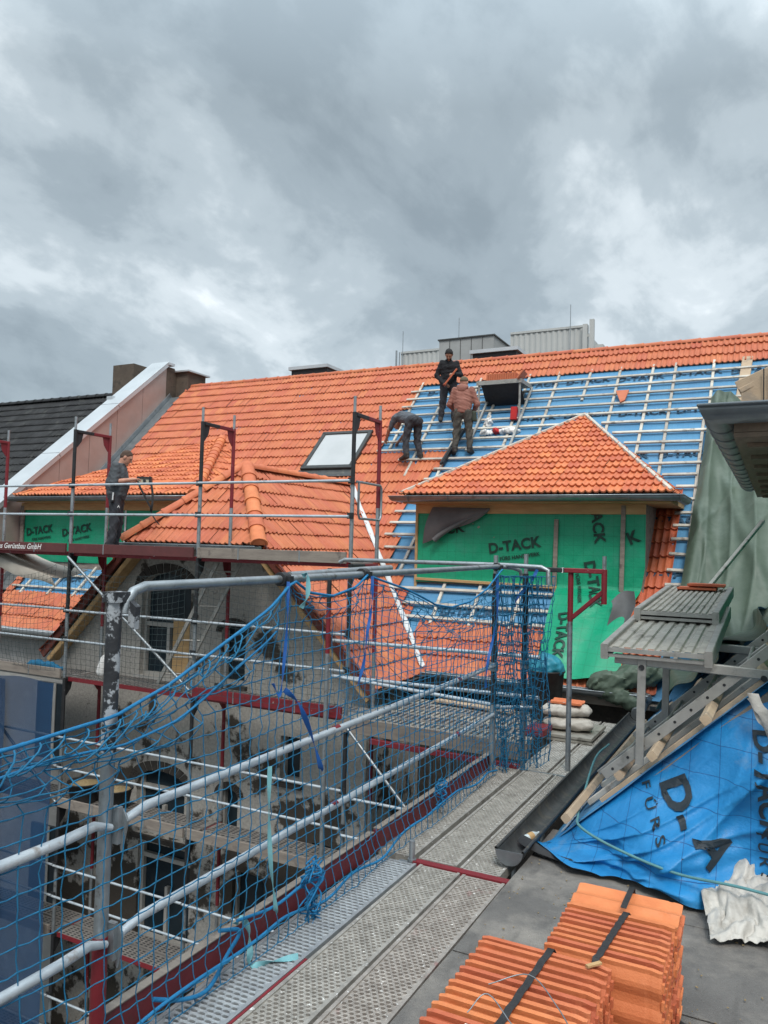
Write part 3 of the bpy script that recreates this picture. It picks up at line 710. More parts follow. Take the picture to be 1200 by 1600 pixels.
# ---------------------------------------------------------------- dormers
def hip_dormer(cx, ax, hw, eY, eZ, aY, wx0, wx1, wY, caps):
    aZ = aY-11.2; yb = eZ+11.2
    mb = MB()
    mb.box(wx0, wY, wY-11.25, wx1, wY+.12, eZ-.1)
    for x0, x1 in ((wx0, wx0+.12), (wx1-.12, wx1)):
        mb.prism([(x0, wY+.12, wY+.12-11.3), (x0, wY+.12, eZ-.1), (x0, yb, eZ-.1)], (x1-x0, 0, 0))
    d = mb.build('dormer', [WOODG], house)
    mb = MB(); k0 = len(mb.f)
    apex = Vector((ax, aY, aZ)); L_, R_ = Vector((cx-hw, eY, eZ)), Vector((cx+hw, eY, eZ)); LB, RB = Vector((cx-hw, yb, eZ)), Vector((cx+hw, yb, eZ))
    # front
    n = (R_-L_).cross(apex-L_).normalized(); V = n.cross(Vector((1, 0, 0))).normalized(); ln = (apex-L_).dot(V); g = ln/round(ln/.30)
    tile_field(mb, (cx, eY-.02, eZ), (1, 0, 0), V, [(i, j) for i in range(-int(hw/TW)-2, int(hw/TW)+2) for j in range(round(ln/g))], TW, g)
    pl = Vector((apex.x-L_.x, apex.y-L_.y, 0)); mb.clip(k0, L_, (pl.y, -pl.x, 0))
    pr_ = Vector((apex.x-R_.x, apex.y-R_.y, 0)); mb.clip(k0, R_, (-pr_.y, pr_.x, 0))
    for (C, B, sx) in ((R_, RB, 1), (L_, LB, -1)):
        k1 = len(mb.f); U = Vector((0, sx, 0)); nn = U.cross(apex-C).normalized()
        if nn.z < 0: nn = -nn
        V2 = nn.cross(U).normalized()
        ln2 = (apex-C).dot(V2)
        o = C if sx > 0 else B
        tile_field(mb, o, U, V2, [(i, j) for i in range(-1, int((B.y-C.y)/TW)+12) for j in range(int(ln2/.32)+1)], TW, .32)
        if sx > 0: mb.clip(k1, R_, (pr_.y, -pr_.x, 0))
        else: mb.clip(k1, L_, (-pl.y, pl.x, 0))
        mb.clip(k1, (0, 11.2, .04), (0, -1, 1))
    t = mb.build('dormer_tiles', [TILE_N], d)
    mb = MB(); e = Vector((0, 0, -.03))
    mb.add([L_+e, R_+e, RB+e, LB+e, apex+e], [(0, 1, 4), (1, 2, 4), (3, 0, 4)]); mb.build('dormer_boarding', [WOODG], d)
    # soffit, fascia
    mb = MB(); mb.box(cx-hw+.02, eY+.05, eZ-.13, cx+hw-.02, wY-.02, eZ-.1); mb.box(cx-hw+.02, eY+.05, eZ-.098, cx+hw-.02, eY+.075, eZ-.02)
    mb.box(cx+hw-.06, wY-.02, eZ-.13, cx+hw-.02, yb, eZ-.02); mb.box(wx1, wY-.018, eZ-.128, cx+hw-.062, yb, eZ-.1); mb.box(cx-hw+.02, wY-.02, eZ-.13, wx0, yb, eZ-.1)
    mb.box(wx0-.03, wY-.07, eZ-.30, wx1+.03, wY-.025, eZ-.132, m=0)
    mb.build('eaves_board', [WOODY], d)
    mb = MB(); r = .085; gy = eY-.07
    half_gutter(mb, [(cx-hw-.08, yb-.3, eZ-.03), (cx-hw-.08, gy, eZ-.03), (cx+hw+.1, gy, eZ-.03), (cx+hw+.1, eY+1.0, eZ-.03)], r, flip=True)
    for k in range(int(2*hw/.75)+1):
        x = cx-hw+.2+k*.75; mb.tube([(x, gy-r*math.cos(t_)*1.03, eZ-.03-r*1.03*math.sin(t_)) for t_ in np.linspace(0, PI, 9)], .006, 4)
    mb.build('dormer_gutter', [ZINC], d)
    mb = MB()
    if caps:
        ridge_caps(mb, R_+Vector((0, .02, .04)), apex+Vector((0, 0, .05)), .115, .33)
        # flat verge strip on the other hip
        for k in range(11):
            a = L_.lerp(apex, k/11)+Vector((0, .1, .075)); b = L_.lerp(apex, (k+1.05)/11)+Vector((0, .1, .09)); mb.beam(a, b, .20, .03, t=random.random())
        mb.build('hip_tiles', [TILE_N], d)
    else:
        for C in (L_, R_): mb.beam(C+Vector((0, 0, .05)), apex+Vector((0, 0, .06)), .07, .05)
        mb.build('hip_batten', [BATT], d)
    return d

dR = hip_dormer(-3.75, -3.68, 2.28, 12.42, 3.22, 16.34, -5.86, -1.93, 12.86, False)
dL = hip_dormer(-13.45, -13.15, 2.72, 12.36, 3.25, 16.2, -16.35, -11.4, 12.8, True)

def green_wrap():
    """membranes stapled over the dormer fronts, with the printed name"""
    def surf(x, s, y0=12.85, zt=3.08, amp=.018, lap=True, seed=1):
        """s runs down the front from its top and then out over the roof"""
        w = float(fbm(np.array([x*1.6]), np.array([s*1.1]), seed)[0])*amp-.016*(1-abs(math.sin(x*2.6+s*2.1+seed)))**8-.012*(1-abs(math.sin(x*1.9-s*3.3+seed)))**10; sw = zt-(y0-11.2)-.1      # wall part
        if s < sw: return np.array((x, y0-.012-w, zt-s))
        q = s-sw; b = min(1, q/.25)
        return np.array((x, y0-.012-w-q*(.25+.457*b), zt-sw-q*(.9-.193*b)))+np.array((0, -.03, .05))*b
    mb = MB(); D = PI/180
    xs = np.linspace(-5.86, -3.28, 46); ss = np.linspace(0, 1.42, 26)
    mb.sheet([[surf(x, s, seed=4) for s in ss] for x in xs], .004)
    # narrower sheet on the right that hangs on over the roof to the gutter
    xs = np.linspace(-3.3, -1.9, 30); ss = np.linspace(-.02, 3.25, 60)
    def surf2(x, s):
        p = surf(x, s, 12.835, amp=.018, seed=9); d = max(0, s-1.4)
        p[0] += -.06*d*(x+2.0)/1.0*0+.02*math.sin(s*3+x*4)*min(1, d); p += NM*(.04*min(1, d)*(1+math.sin(x*9+s*1.3))); return p
    def edge(x, s):                        # right edge runs in as it falls
        u = (x+3.3)/1.4; xr = -1.9-.16*max(0, min(1, (s-1.0)/1.0)); return surf2(-3.3+u*(xr+3.3), s)
    mb.sheet([[edge(x, s) for s in ss] for x in xs], .004)
    def on(f, x0, s0, rot, size, txt, off=.02, k=1.0):
        c, sn = math.cos(rot*D), math.sin(rot*D)
        def fn(a, b):
            x, s = x0+(a*c-b*sn)*k, s0-(a*sn+b*c)
            p = f(x, s); return p+np.array((0, -off, off*.6))
        mb.text(txt, fn, size, .035, spacing=1.02, fine=1, m=1)
    A = lambda x, s: surf(x, s, seed=4)
    on(A, -4.5, .86, 9, .245, 'D-TACK')
    on(A, -4.3, .98, 9, .085, 'FÜRS HANDWERK')
    on(A, -5.62, .58, 8, .245, 'TACK')
    on(surf2, -2.78, -.0, -82, .245, 'TACK'); on(surf2, -2.86, .95, -78, .245, 'D-TACK'); on(surf2, -3.12, 2.02, -86, .245, 'D-TACK')
    on(surf2, -2.14, .66, 24, .27, 'K'); on(surf2, -3.0, 1.15, -78, .08, 'FÜRS HANDWERK')
    mb.build('green_membrane', [GREEN_M, INK_G], dR)
    # a corner that has come loose and folded over, grey side out
    P = []
    for u in np.linspace(0, 1, 24):
        row = []
        for v in np.linspace(0, 1, 10):
            x = -5.55+1.08*u; z0 = 3.03-.02*u; drop = (.62*(1-u)**.8+.02)*v
            row.append((x-.18*v*(1-u), 12.78-.10*math.sin(v*PI)*(1-.6*u)-.02, z0-drop+.02*math.sin(u*9+v*4)*v))
        P.append(row)
    mb = MB(); mb.sheet(P, .004, m_back=1); 
    # roll of the fold
    pts = [(-5.48+1.0*u, 12.70+.04*u, 2.44+.56*u**.8) for u in np.linspace(0, 1, 14)]
    mb.tube(pts, [.07-.05*u for u in np.linspace(0, 1, 14)], 10, m=1, flat=.7)
    o = mb.build('loose_flap', [GREEN_M, GREY_U], dR); o['label'] = 'loose membrane corner folded down grey side out'
    for x, s0, s1 in ((-3.32, 2.83, 1.62), (-2.24, 3.06, 1.63)):
        mb = MB(); mb.beam((x, 12.79, s0), (x-.02, 12.79, s1), .07, .03, up=(0, 1, 0)); mb.build('fixing_batten', [WOODG], dR)
    mb = MB(); mb.beam((-5.88, 12.83, 3.08), (-5.88, 12.83, 1.6), .05, .06, up=(0, 1, 0)); mb.beam((-5.86, 12.80, 1.74), (-3.3, 12.80, 1.70), .05, .06, up=(0, 1, 0)); mb.build('corner_post', [WOODY], dR)
    # left dormer
    mb = MB(); xs = np.linspace(-16.3, -11.42, 60); ss = np.linspace(0, 1.36, 20)
    B = lambda x, s: surf(x, s, 12.79, 3.1, .014, seed=14)
    mb.sheet([[B(x, s) for s in ss] for x in xs], .004)
    for x0, s0, r in ((-16.2, .78, 7), (-14.95, .78, 10), (-13.3, .82, 8), (-12.3, .8, 6)):
        on(B, x0, s0, r, .245, 'D-TACK'); on(B, x0+.2, s0+.12, r, .08, 'FÜRS HANDWERK')
    mb.build('green_membrane', [GREEN_M, INK_G], dL)
    mb = MB(); mb.beam((-12.98, 12.755, 3.08), (-12.98, 12.755, 1.72), .05, .012, up=(0, 1, 0)); mb.build('white_tape', [MEMW], dL)
    mb = MB(); mb.beam((-16.33, 12.74, 3.05), (-16.33, 12.74, 1.6), .1, .05, up=(0, 1, 0)); mb.build('corner_post', [WOODG], dL)
green_wrap()

# ---------------------------------------------------------------- skylight, chimneys, party wall
def skylight():
    x0, x1, y0, y1 = -9.88, -8.62, 15.2, 16.12; mb = MB()
    def bar(a, b, w, o=.075, h=.13): mb.beam(RP(*a, o), RP(*b, o), w, h, up=NM)
    bar((x0, y0), (x0, y1), .10); bar((x1, y0), (x1, y1), .10); bar((x0-.05, y1), (x1+.05, y1), .10); bar((x0-.05, y0), (x1+.05, y0), .12)
    s = mb.build('skylight', [FRAMED], house)
    mb = MB(); mb.prism([RP(x0+.04, y0+.03, .09), RP(x1-.04, y0+.03, .09), RP(x1-.04, y1-.03, .09), RP(x0+.04, y1-.03, .09)], NM*.02); mb.build('pane', [SKYGL], s)
    mb = MB(); mb.prism([RP(x0-.12, y0-.2, .062), RP(x1+.12, y0-.2, .062), RP(x1+.1, y0-.04, .07), RP(x0-.1, y0-.04, .07)], NM*.01); mb.build('apron', [ZINC_D], s)
skylight()
def chimney(x0, x1, y0, y1, z0, z1, style):
    mb = MB(); mb.box(x0, y0, z0, x1, y1, z1); c = mb.build('chimney', [BRICKB if style else BLACKS], house)
    if style == 1: return
    mb = MB()
    if style == 2:
        mb.box(x0-.1, y0-.1, z1+.004, x1+.1, y1+.1, z1+.05); mb.box(x0+.2, y0+.1, z1+.052, x0+.4, y0+.3, z1+.10); mb.box(x1-.4, y0+.1, z1+.052, x1-.2, y0+.3, z1+.09)
    else:
        mb.box(x0-.06, y0-.08, z1-.02, x1+.06, y1+.08, z1+.07); mb.box(x0-.03, y0-.05, z1-.40, x1+.03, y0-.006, z1-.24)
    mb.build('chimney_cap', [ALU_W], c)
chimney(-17.05, -16.0, 18.0, 18.8, 6.2, 7.42, 2)
chimney(-12.62, -11.42, 18.55, 19.3, 6.2, 7.33, 0)
chimney(-7.06, -5.9, 18.55, 19.3, 6.2, 7.31, 0)
def party_wall():
    X0, X1 = -17.0, -16.45
    mb = MB()
    zt = lambda y: 3.2+(y-12.3)*.845
    mb.prism([(X0, 12.0, -8), (X0, 12.0, zt(12.0)-.06), (X0, 17.5, zt(17.5)-.06), (X0, 17.9, zt(17.5)-.06), (X0, 23, .5), (X0, 23, -8)], (X1-X0, 0, 0), m=0)
    pw = mb.build('party_wall', [BRICKB], house)
    for k in range(6):
        a, b = 11.98+k*.93, 11.98+(k+1)*.93-.012; mb = MB()
        mb.prism([(X1+.012, a, a-11.25), (X1+.012, b, b-11.25), (X1+.012, b, zt(b)-.1), (X1+.012, a, zt(a)-.1)], (-.008, 0, 0)); mb.build('cladding_panel', [CLAD], pw)
    mb = MB(); mb.beam((X1+.2, 12.2, 1.06), (X1+.2, 17.75, 6.61), .30, .02, up=(0, -1, 1)); mb.beam((X1+.03, 12.2, 1.13), (X1+.03, 17.75, 6.68), .02, .16, up=(0, -1, 1)); mb.build('side_flashing', [ZINC], pw)
    for k in range(3):
        a, b = 11.9+k*1.9, 11.9+(k+1)*1.9-.015; mb = MB(); c = (X0+X1)/2
        mb.beam((c, a, zt(a)), (c, b, zt(b)), .68, .03, up=(0, -1, 1)); mb.beam((X1+.055, a, zt(a)-.06), (X1+.055, b, zt(b)-.06), .012, .12, up=(0, -1, 1)); mb.build('coping', [ALU_W], pw)
    mb = MB(); mb.box(X0-.08, 17.55, zt(17.5)-.02, X1+.1, 17.8, zt(17.5)+.05); mb.box(X0-.1, 15.9, zt(15.9)+.0, X0+.12, 16.1, zt(15.9)+.12); mb.build('coping_end', [ALU_W], pw)
party_wall()

# ---------------------------------------------------------------- neighbours and the block behind
nb = thing('neighbouring_house', (-26, 14, -8), 'neighbouring house with a black tiled roof left of the party wall', 'house')
def neighbour():
    mb = MB(); mb.box(-38, 12.0, -8, -17.0, 12.3, .6); mb.box(-38, 23.6, -8, -17.0, 23.9, .6); mb.build('wall', [PLAST], nb)
    mb = MB(); mb.prism([RP(-38, 11.6, -.1), RP(-17.0, 11.6, -.1), RP(-17.0, 18.24, -.1), RP(-38, 18.24, -.1)], NM*-.1); mb.prism([(-38, 18.3, 6.9), (-17, 18.3, 6.9), (-17, 24.4, .8), (-38, 24.4, .8)], (0, -.06, -.1)); mb.build('roof_deck', [BLACKS], nb)
    mb = MB(); tile_field(mb, (0, 11.6, .3), (1, 0, 0), (0, .70711, .70711), [(i, j) for i in range(-100, -57) for j in range(7, 27)], .30, .345)
    mb.build('roof_tiles', [TILE_K], nb)
    mb = MB(); ridge_caps(mb, (-17.05, 18.22, 6.95), (-31, 18.22, 6.95), .12, .42); mb.build('ridge_tiles', [TILE_K], nb)
    mb = MB(); mb.box(-18.7, 17.6, 5.6, -17.83, 18.8, 7.75); mb.build('chimney', [BRICKB], nb)
neighbour()
fb = thing('office_block', (-21, 62, -8), 'grey office block with corrugated roof plant screens rising behind the ridge', 'building')
def far_block():
    mb = MB(); mb.box(-32, 62, -8, -10, 80, 14); mb.build('body', [CONC], fb)
    def corr(x0, x1, z0, z1, y):
        mb = MB(); n = int((x1-x0)/.11); pts = []
        for k in range(n+1):
            x = x0+(x1-x0)*k/n; d = (0, .06, .06, 0)[k % 4]; pts.append([(x, y+d, z0), (x, y+d, z1)])
        mb.grid(pts, False); mb.box(x0, y-.05, z1+.005, x1, y+.4, z1+.18); mb.box(x0, y+.1, z0, x1, y+8, z1); mb.build('plant_screen', [CORR], fb)
    corr(-29.7, -24.0, 13, 19.2, 60.5); corr(-19.6, -13.7, 13, 19.75, 60.0)
    mb = MB(); mb.box(-23.8, 55.2, 10, -19.35, 62, 18.45)
    for k in range(1, 5): mb.box(-23.8+k*.89-.02, 55.17, 10, -23.8+k*.89+.02, 55.2, 18.4, m=1)
    mb.box(-23.9, 55.1, 18.454, -19.25, 62, 18.55, m=1); mb.build('stair_tower', [CONC, ZINC_D], fb)
    mb = MB(); mb.box(-13.7, 59.6, 13, -13.35, 60.2, 19.9); mb.box(-13.2, 59.7, 13, -12.85, 60.0, 20.25); mb.box(-13.35, 59.75, 18.9, -13.2, 59.85, 19.1); mb.box(-12.8, 60, 13, -12.2, 62, 18.3); mb.build('antenna_panel', [CORR], fb)
    for x, z in ((-29.06, 20.9), (-23.9, 21.5), (-14.62, 21.5)):
        mb = MB(); mb.pole((x, 59.5, 17), (x, 59.5, z), .03, 6); mb.build('lightning_rod', [GALV], fb)
    mb = MB(); mb.pole((-29.9, 60, 13), (-29.9, 60, 19.4), .08, 6); mb.pole((-29.55, 59.9, 13), (-29.55, 59.9, 19.2), .05, 6); mb.build('vent_pipe', [GALV], fb)
far_block()
# ================================================================ facade scaffold
BX = [-12.77, -10.18, -7.55, -5.0]
YO, YI = 8.85, 9.58
LV = [-7.92, -5.92, -3.92, -1.92, .08, 2.08]
fs = thing('facade_scaffold', (-8.5, 9.2, -8), 'tall tube scaffold with black and red frames along the gable and eaves', 'scaffold')
def facade():
    for li, z in enumerate(LV):
        for bi, x in enumerate(BX):
            mb = MB(); r = .028
            mb.pole((x, YO, z), (x, YO, z+1.02), r, m=0); mb.pole((x, YO, z+1.02), (x, YO, z+1.98), r*1.02, m=1)
            mb.pole((x, YI, z), (x, YI, z+.75), r, m=0); mb.pole((x, YI, z+.75), (x, YI, z+1.98), r*1.02, m=2)
            mb.beam((x, YO+r, z+1.955), (x, (YO+YI)/2, z+1.955), .05, .05, m=1); mb.beam((x, (YO+YI)/2, z+1.955), (x, YI-r, z+1.955), .05, .05, m=2)
            for (ya, sg, mm) in ((YO+r, 1, 1), (YI-r, -1, 2)):      # pierced gusset plates
                mb.prism([(x-.004, ya, z+1.93), (x-.004, ya+sg*.13, z+1.93), (x-.004, ya+sg*.10, z+1.80), (x-.004, ya+sg*.02, z+1.70), (x-.004, ya, z+1.70)], (.008, 0, 0), m=mm)
            if li == 5:
                mb.pole((x, YO, z+1.98), (x, YO, z+2.19), .02, m=0); mb.pole((x, YI, z+1.98), (x, YI, z+2.19), .02, m=0)
            for zz in (.62, 1.08): mb.box(x-.045, YO-.05, z+zz-.05, x+.045, YO-.029, z+zz+.03, m=1)
            mb.build('frame', [GALV, BLACKS, REDP], fs)
        # guard rails, decks, toe boards bay by bay
        for bi in range(3):
            x0, x1 = BX[bi], BX[bi+1]
            for h in (.60, 1.07):
                mb = MB(); mb.pole((x0+.01, YO-.065, z+h), (x1-.01, YO-.065, z+h+random.gauss(0, .006)), .019, 8); mb.build('guard_rail', [GALV_L], fs)
            for k in range(2):
                mb = MB(); y0 = YO+.05+k*.335
                mb.box(x0+.03, y0+.012, z-.05, x1-.03, y0+.30, z-.006, m=0)
                mb.box(x0+.03, y0-.004, z-.065, x1-.03, y0+.010, z, m=1 if k == 0 else 0)
                for q in range(26):       # pressed slots
                    xx = x0+.1+q*(x1-x0-.2)/26
                    for w in range(5): mb.box(xx, y0+.04+w*.05, z-.0055, xx+.05, y0+.062+w*.05, z-.003, m=2)
                mb.build('deck_plank', [PERF_F, REDP if bi+li != 4 else ALU, BLACKS], fs)
        if z < -6: continue
        kinds = {5: (REDG, REDG, WOODG), 4: (WOODG, None, REDP), 3: (WOODG, WOODG, WOODG), 2: (WOODG, None, WOODG), 1: (WOODG, WOODG, WOODG)}[li]
        for bi, mm in enumerate(kinds):
            if mm is None: continue
            mb = MB(); x0, x1 = BX[bi], BX[bi+1]
            mb.beam((x0+.04, YO-.05, z+.06), (x1-.04, YO-.05+(0 if bi == 0 else random.gauss(0, .004)), z+.06), .032, .15, m=0)
            for q in (.3, .7): mb.box(x0+q*(x1-x0), YO-.069, z-.02, x0+q*(x1-x0)+.02, YO-.0665, z+.14, m=2)
            if li == 5 and bi == 0:
                mb.text('as Gerüstbau GmbH', lambda a, b: (-11.83+a, YO-.0695, z+.025+b), .125, .012, shear=.25, m=1)
            mb.build('toe_board', [mm, WHITEP, GALV], fs)
    # diagonals
    for (xa, za, xb, zb) in ((-10.17, 2.0, -7.57, .15), (-12.75, .02, -10.2, -1.88), (-4.95, -.05, -3.5, -1.5)):
        mb = MB(); mb.pole((xa, YO-.05, za), (xb, YO-.05, zb), .022, 8); mb.build('brace', [GALV], fs)
    # end guard at the top of the last frame
    mb = MB(); x = -4.99; mb.tube([(x+.05, YO, 3.14), (x+.05, YI-.06, 3.14), (x+.05, YI-.02, 3.10), (x+.05, YI-.02, 2.72), (x+.05, YI-.06, 2.66), (x+.05, YO+.1, 2.66), (x+.05, YO+.06, 2.72), (x+.05, YO+.06, 3.14)], .017, 8); mb.build('end_guard', [GALV], fs)
    # lower corner bay with rail and wide deck towards the eaves
    for h in (1.06, .6):
        mb = MB(); mb.pole((-5.2, YO-.06, h), (-2.45, YO-.06, h+.02), .024, 8); mb.build('guard_rail', [GALV_L], fs)
    for k in range(5):
        mb = MB(); y0 = YO+.04+k*.335; mb.box(-5.0+.15*(k > 2), y0, .03, -2.62, y0+.31, .075+.004*(k % 2))
        for q in range(24):
            for w in range(5): mb.box(-4.7+q*.085, y0+.04+w*.05, .078+.004*(k % 2), -4.66+q*.085, y0+.06+w*.05, .0805+.004*(k % 2), m=1)
        mb.build('deck_plank', [PERF_F if k % 2 else ALU_S, BLACKS], fs)
    mb = MB(); mb.beam((-5.1, YO-.03, -.0), (-2.55, YO-.03, -.02), .035, .2); mb.build('toe_board', [WOODG], fs)
    mb = MB(); mb.beam((-4.6, YO-.055, -.16), (-2.3, YO-.055, -.2), .05, .07); mb.build('ledger', [REDP], fs)
    for x, y, zt, a in ((-5.22, 8.7, 2.0, 1), (-3.72, 9.3, 0.0, 0), (-3.05, 9.9, 0., 0), (-4.5, 10.5, 0, 0), (-2.6, 9.6, 0, 0)):
        mb = MB(); mb.pole((x, y, -8), (x, y, zt-1.1), .03, m=0); mb.pole((x, y, zt-1.1), (x, y, zt-.5), .031, m=2 if a else 0); mb.pole((x, y, zt-.5), (x, y, zt), .031, m=1 if a else 0); mb.build('standard', [GALV, BLACKS, REDP], fs)
    for h in (-.92, -1.4, -2.9, -3.4):
        mb = MB(); mb.pole((-5.0, YO-.06, h), (-2.8, YO-.06, h), .02, 8); mb.build('guard_rail', [GALV_L], fs)
    # ladder
    mb = MB(); a, b = Vector((-8.62, 9.28, .08)), Vector((-7.52, 9.28, 2.02)); o = Vector((.30, .16, 0))
    mb.beam(a, b, .03, .06, up=(1, 0, 0)); mb.beam(a+o, b+o, .03, .06, up=(1, 0, 0))
    for k in range(7): c = a.lerp(b, (k+.6)/7.2); mb.pole(c, c+o, .014, 6)
    mb.build('ladder', [ALU], fs)
facade()

# ================================================================ near scaffold walkway
ns = thing('walkway_scaffold', (-2.3, 5.2, 0), 'perforated steel walkway with dark red toe boards and tube handrails in the foreground', 'scaffold')
def plank(x0, x1, y0, y1, z, px, py, rx, ry, m, edge=None, slots=False, twist=0):
    """pressed steel plank with raised punched holes"""
    mb = MB(); rim = .022; a0, a1 = x0+rim, x1-rim; nx = max(2, round((a1-a0)/px)); dx = (a1-a0)/nx; ny = round((y1-y0-.03)/py); dy = (y1-y0-.03)/ny
    th = np.arange(8)*PI/4; sq = [(1, 0), (1, 1), (0, 1), (-1, 1), (-1, 0), (-1, -1), (0, -1), (1, -1)]
    F = [(k, (k+1) % 8, 8+(k+1) % 8, 8+k) for k in range(8)]+[(8+k, 8+(k+1) % 8, 16+(k+1) % 8, 16+k) for k in range(8)]+[(16+k, 16+(k+1) % 8, 24+(k+1) % 8, 24+k) for k in range(8)]
    for j in range(ny):
        yc = y0+.015+(j+.5)*dy; sh = (j % 2)*.5
        for i in range(nx-(j % 2)):
            xc = a0+(i+.5+sh)*dx
            V = [(xc+s[0]*dx/2, yc+s[1]*dy/2, z) for s in sq]
            V += [(xc+math.cos(t)*rx*1.22, yc+math.sin(t)*ry*1.22, z+.0035) for t in th]
            V += [(xc+math.cos(t)*rx, yc+math.sin(t)*ry, z+.003) for t in th]
            V += [(xc+math.cos(t)*rx*.92, yc+math.sin(t)*ry*.92, z-.012) for t in th]
            mb.add(V, F, smooth=False)
        if j % 2:
            for xa, xb in ((a0, a0+dx/2), (a1-dx/2, a1)): mb.add([(xa, yc-dy/2, z), (xb, yc-dy/2, z), (xb, yc+dy/2, z), (xa, yc+dy/2, z)], [(0, 1, 2, 3)])
    for xa, xb in ((x0, a0), (a1, x1)):
        mb.box(xa, y0, z-.06, xb, y1, z+.009)
    for ya, yb in ((y0, y0+.015), (y1-.015, y1)): mb.box(a0, ya, z-.06, a1, yb, z+.003)
    mb.box(a0, y0+.016, z-.05, a1, y1-.016, z-.046, m=1)  # added black sheet, stands in for the shade seen through the holes
    return mb.build('deck_plank', [m, BLACKS], ns)
def walkway():
    X = -2.65
    plank(-2.665, -2.345, 2.66, 5.25, 0, .050, .036, .0200, .0105, PERF_G)
    plank(-2.315, -2.005, 2.66, 5.25, .004, .036, .029, .0136, .0112, PERF)
    plank(-1.985, -1.675, 2.66, 5.25, .002, .036, .029, .0136, .0112, PERF_R)
    plank(-2.71, -2.42, 5.36, 8.02, 0, .038, .031, .0142, .0115, PERF)
    plank(-2.375, -2.075, 5.36, 8.02, .003, .038, .031, .0142, .0115, PERF)
    plank(-2.05, -1.75, 5.36, 8.02, -.004, .038, .031, .0142, .0115, PERF)
    plank(-2.46, -2.16, 8.07, 10.9, -.01, .04, .032, .010, .0085, PERF)
    plank(-2.13, -1.83, 8.07, 10.9, -.01, .04, .032, .010, .0085, PERF)
    mb = MB(); mb.box(-2.38, 5.258, -.07, -1.66, 5.345, .006); mb.box(-2.38, 5.258, .0065, -1.66, 5.27, .016); mb.build('transom', [REDP], ns)
    mb = MB(); mb.box(-2.42, 8.03, -.06, -1.75, 8.06, .006); mb.build('transom', [GALV], ns)
    mb = MB(); mb.pole((-2.40, 5.29, -.1), (-2.40, 5.29, .15), .022, 10, m=0); mb.tube([(-2.40, 5.29, .0), (-2.40, 5.29, .02)], .032, 10); mb.box(-2.5, 5.262, -.05, -2.345, 5.30, -.005); mb.build('spigot', [GALV], ns)
    for a, b in ((1.2, 5.26), (5.30, 7.95)):
        mb = MB(); mb.beam((-2.715, a, .082), (-2.715, b, .082), .034, .165); mb.build('toe_board', [REDB], ns)
        m2 = MB(); m2.box(-2.74, a+.02, .166, -2.69, b-.02, .172); m2.build('edge_strip', [WOODG], ns)
    mb = MB(); mb.box(-2.334, 2.66, -.05, -2.318, 3.75, .014); mb.build('red_edge', [REDP], ns)
    # standards
    mb = MB()
    mb.pole((X, 2.56, -.05), (X, 2.56, .56), .034, 14, m=2); mb.pole((X, 2.56, .56), (X, 2.56, 1.36), .031, 14, m=0); mb.pole((X, 2.56, 1.36), (X, 2.56, 2.06), .034, 14, m=1)
    mb.box(X-.035, 2.52, 2.02, X+.045, 2.61, 2.066, m=1)
    for z in (.56, 1.06): mb.box(X+.02, 2.575, z-.10, X+.062, 2.60, z+.06, m=0); mb.prism([(X+.06, 2.60, z+.05), (X+.09, 2.60, z), (X+.06, 2.60, z-.14), (X+.035, 2.60, z-.05)], (0, .012, 0), m=0)
    mb.prism([(X+.045, 2.6, 2.03), (X+.09, 2.6, 2.0), (X+.08, 2.6, 1.9), (X+.045, 2.6, 1.92)], (0, .03, 0), m=1)
    mb.build('standard', [GALV, BLACKP, REDP], ns)
    for (x, y, zt) in ((X, 7.78, 2.24), (-2.44, 8.16, 2.26)):
        mb = MB(); mb.pole((x, y, -.1), (x, y, .7), .029, 12, m=0); mb.pole((x, y, .7), (x, y, 2.05), .031, 12, m=1); mb.pole((x, y, 2.05), (x, y, zt), .023, 10, m=0)
        for z in (.6, 1.07, 1.1): mb.tube([(x, y, z-.03), (x, y, z+.03)], .045, 10, m=0)
        mb.build('standard', [GALV, BLACKS], ns)
    mb = MB(); mb.pole((-1.99, 8.3, -.05), (-1.99, 8.3, 1.56), .028, 12, m=0); mb.pole((-1.99, 8.3, 1.56), (-1.99, 8.3, 2.08), .030, 12, m=2)
    mb.pole((-1.64, 8.3, 1.76), (-1.64, 8.3, 2.12), .030, 12, m=2); mb.pole((-1.64, 8.3, 2.12), (-1.64, 8.3, 2.26), .021, 10, m=0)
    mb.beam((-2.42, 8.18, 2.1), (-2.05, 8.27, 2.1), .05, .05, m=1); mb.beam((-2.05, 8.27, 2.1), (-1.64, 8.3, 2.1), .05, .05, m=2); mb.box(-2.075, 8.24, 2.073, -2.06, 8.3, 2.127, m=3)
    mb.beam((-1.97, 8.3, 1.6), (-1.66, 8.3, 1.88), .045, .045, m=2); mb.build('bracket_frame', [GALV, BLACKS, REDP, WHITEP], ns)
    # handrails
    for z in (.56, 1.06):
        mb = MB(); r = .0225
        mb.tube([(X+.02, 2.60, z-.05), (X+.035, 2.66, z-.01), (X+.03, 2.78, z+.01), (X+.02, 5.2, z+.02), (X+.02, 7.72, z+.045)], [r*.6, r*.85, r, r, r*.95], 12); mb.build('handrail', [GALV_L], ns)
        mb = MB(); mb.tube([(X+.04, -.6, z-.02), (X+.04, 2.3, z), (X+.04, 2.46, z+.01), (X+.045, 2.55, z-.02)], [r, r, r*.95, r*.7], 12); mb.build('handrail', [GALV_L], ns)
        mb = MB()
        for q in (.35, .8): mb.pole((X+.02, 2.78+q*4.9, z+.01+.035*q), (X+.02, 2.84+q*4.9, z+.011+.035*q), r*1.02, 12)
        mb.build('red_mark', [REDP], ns)
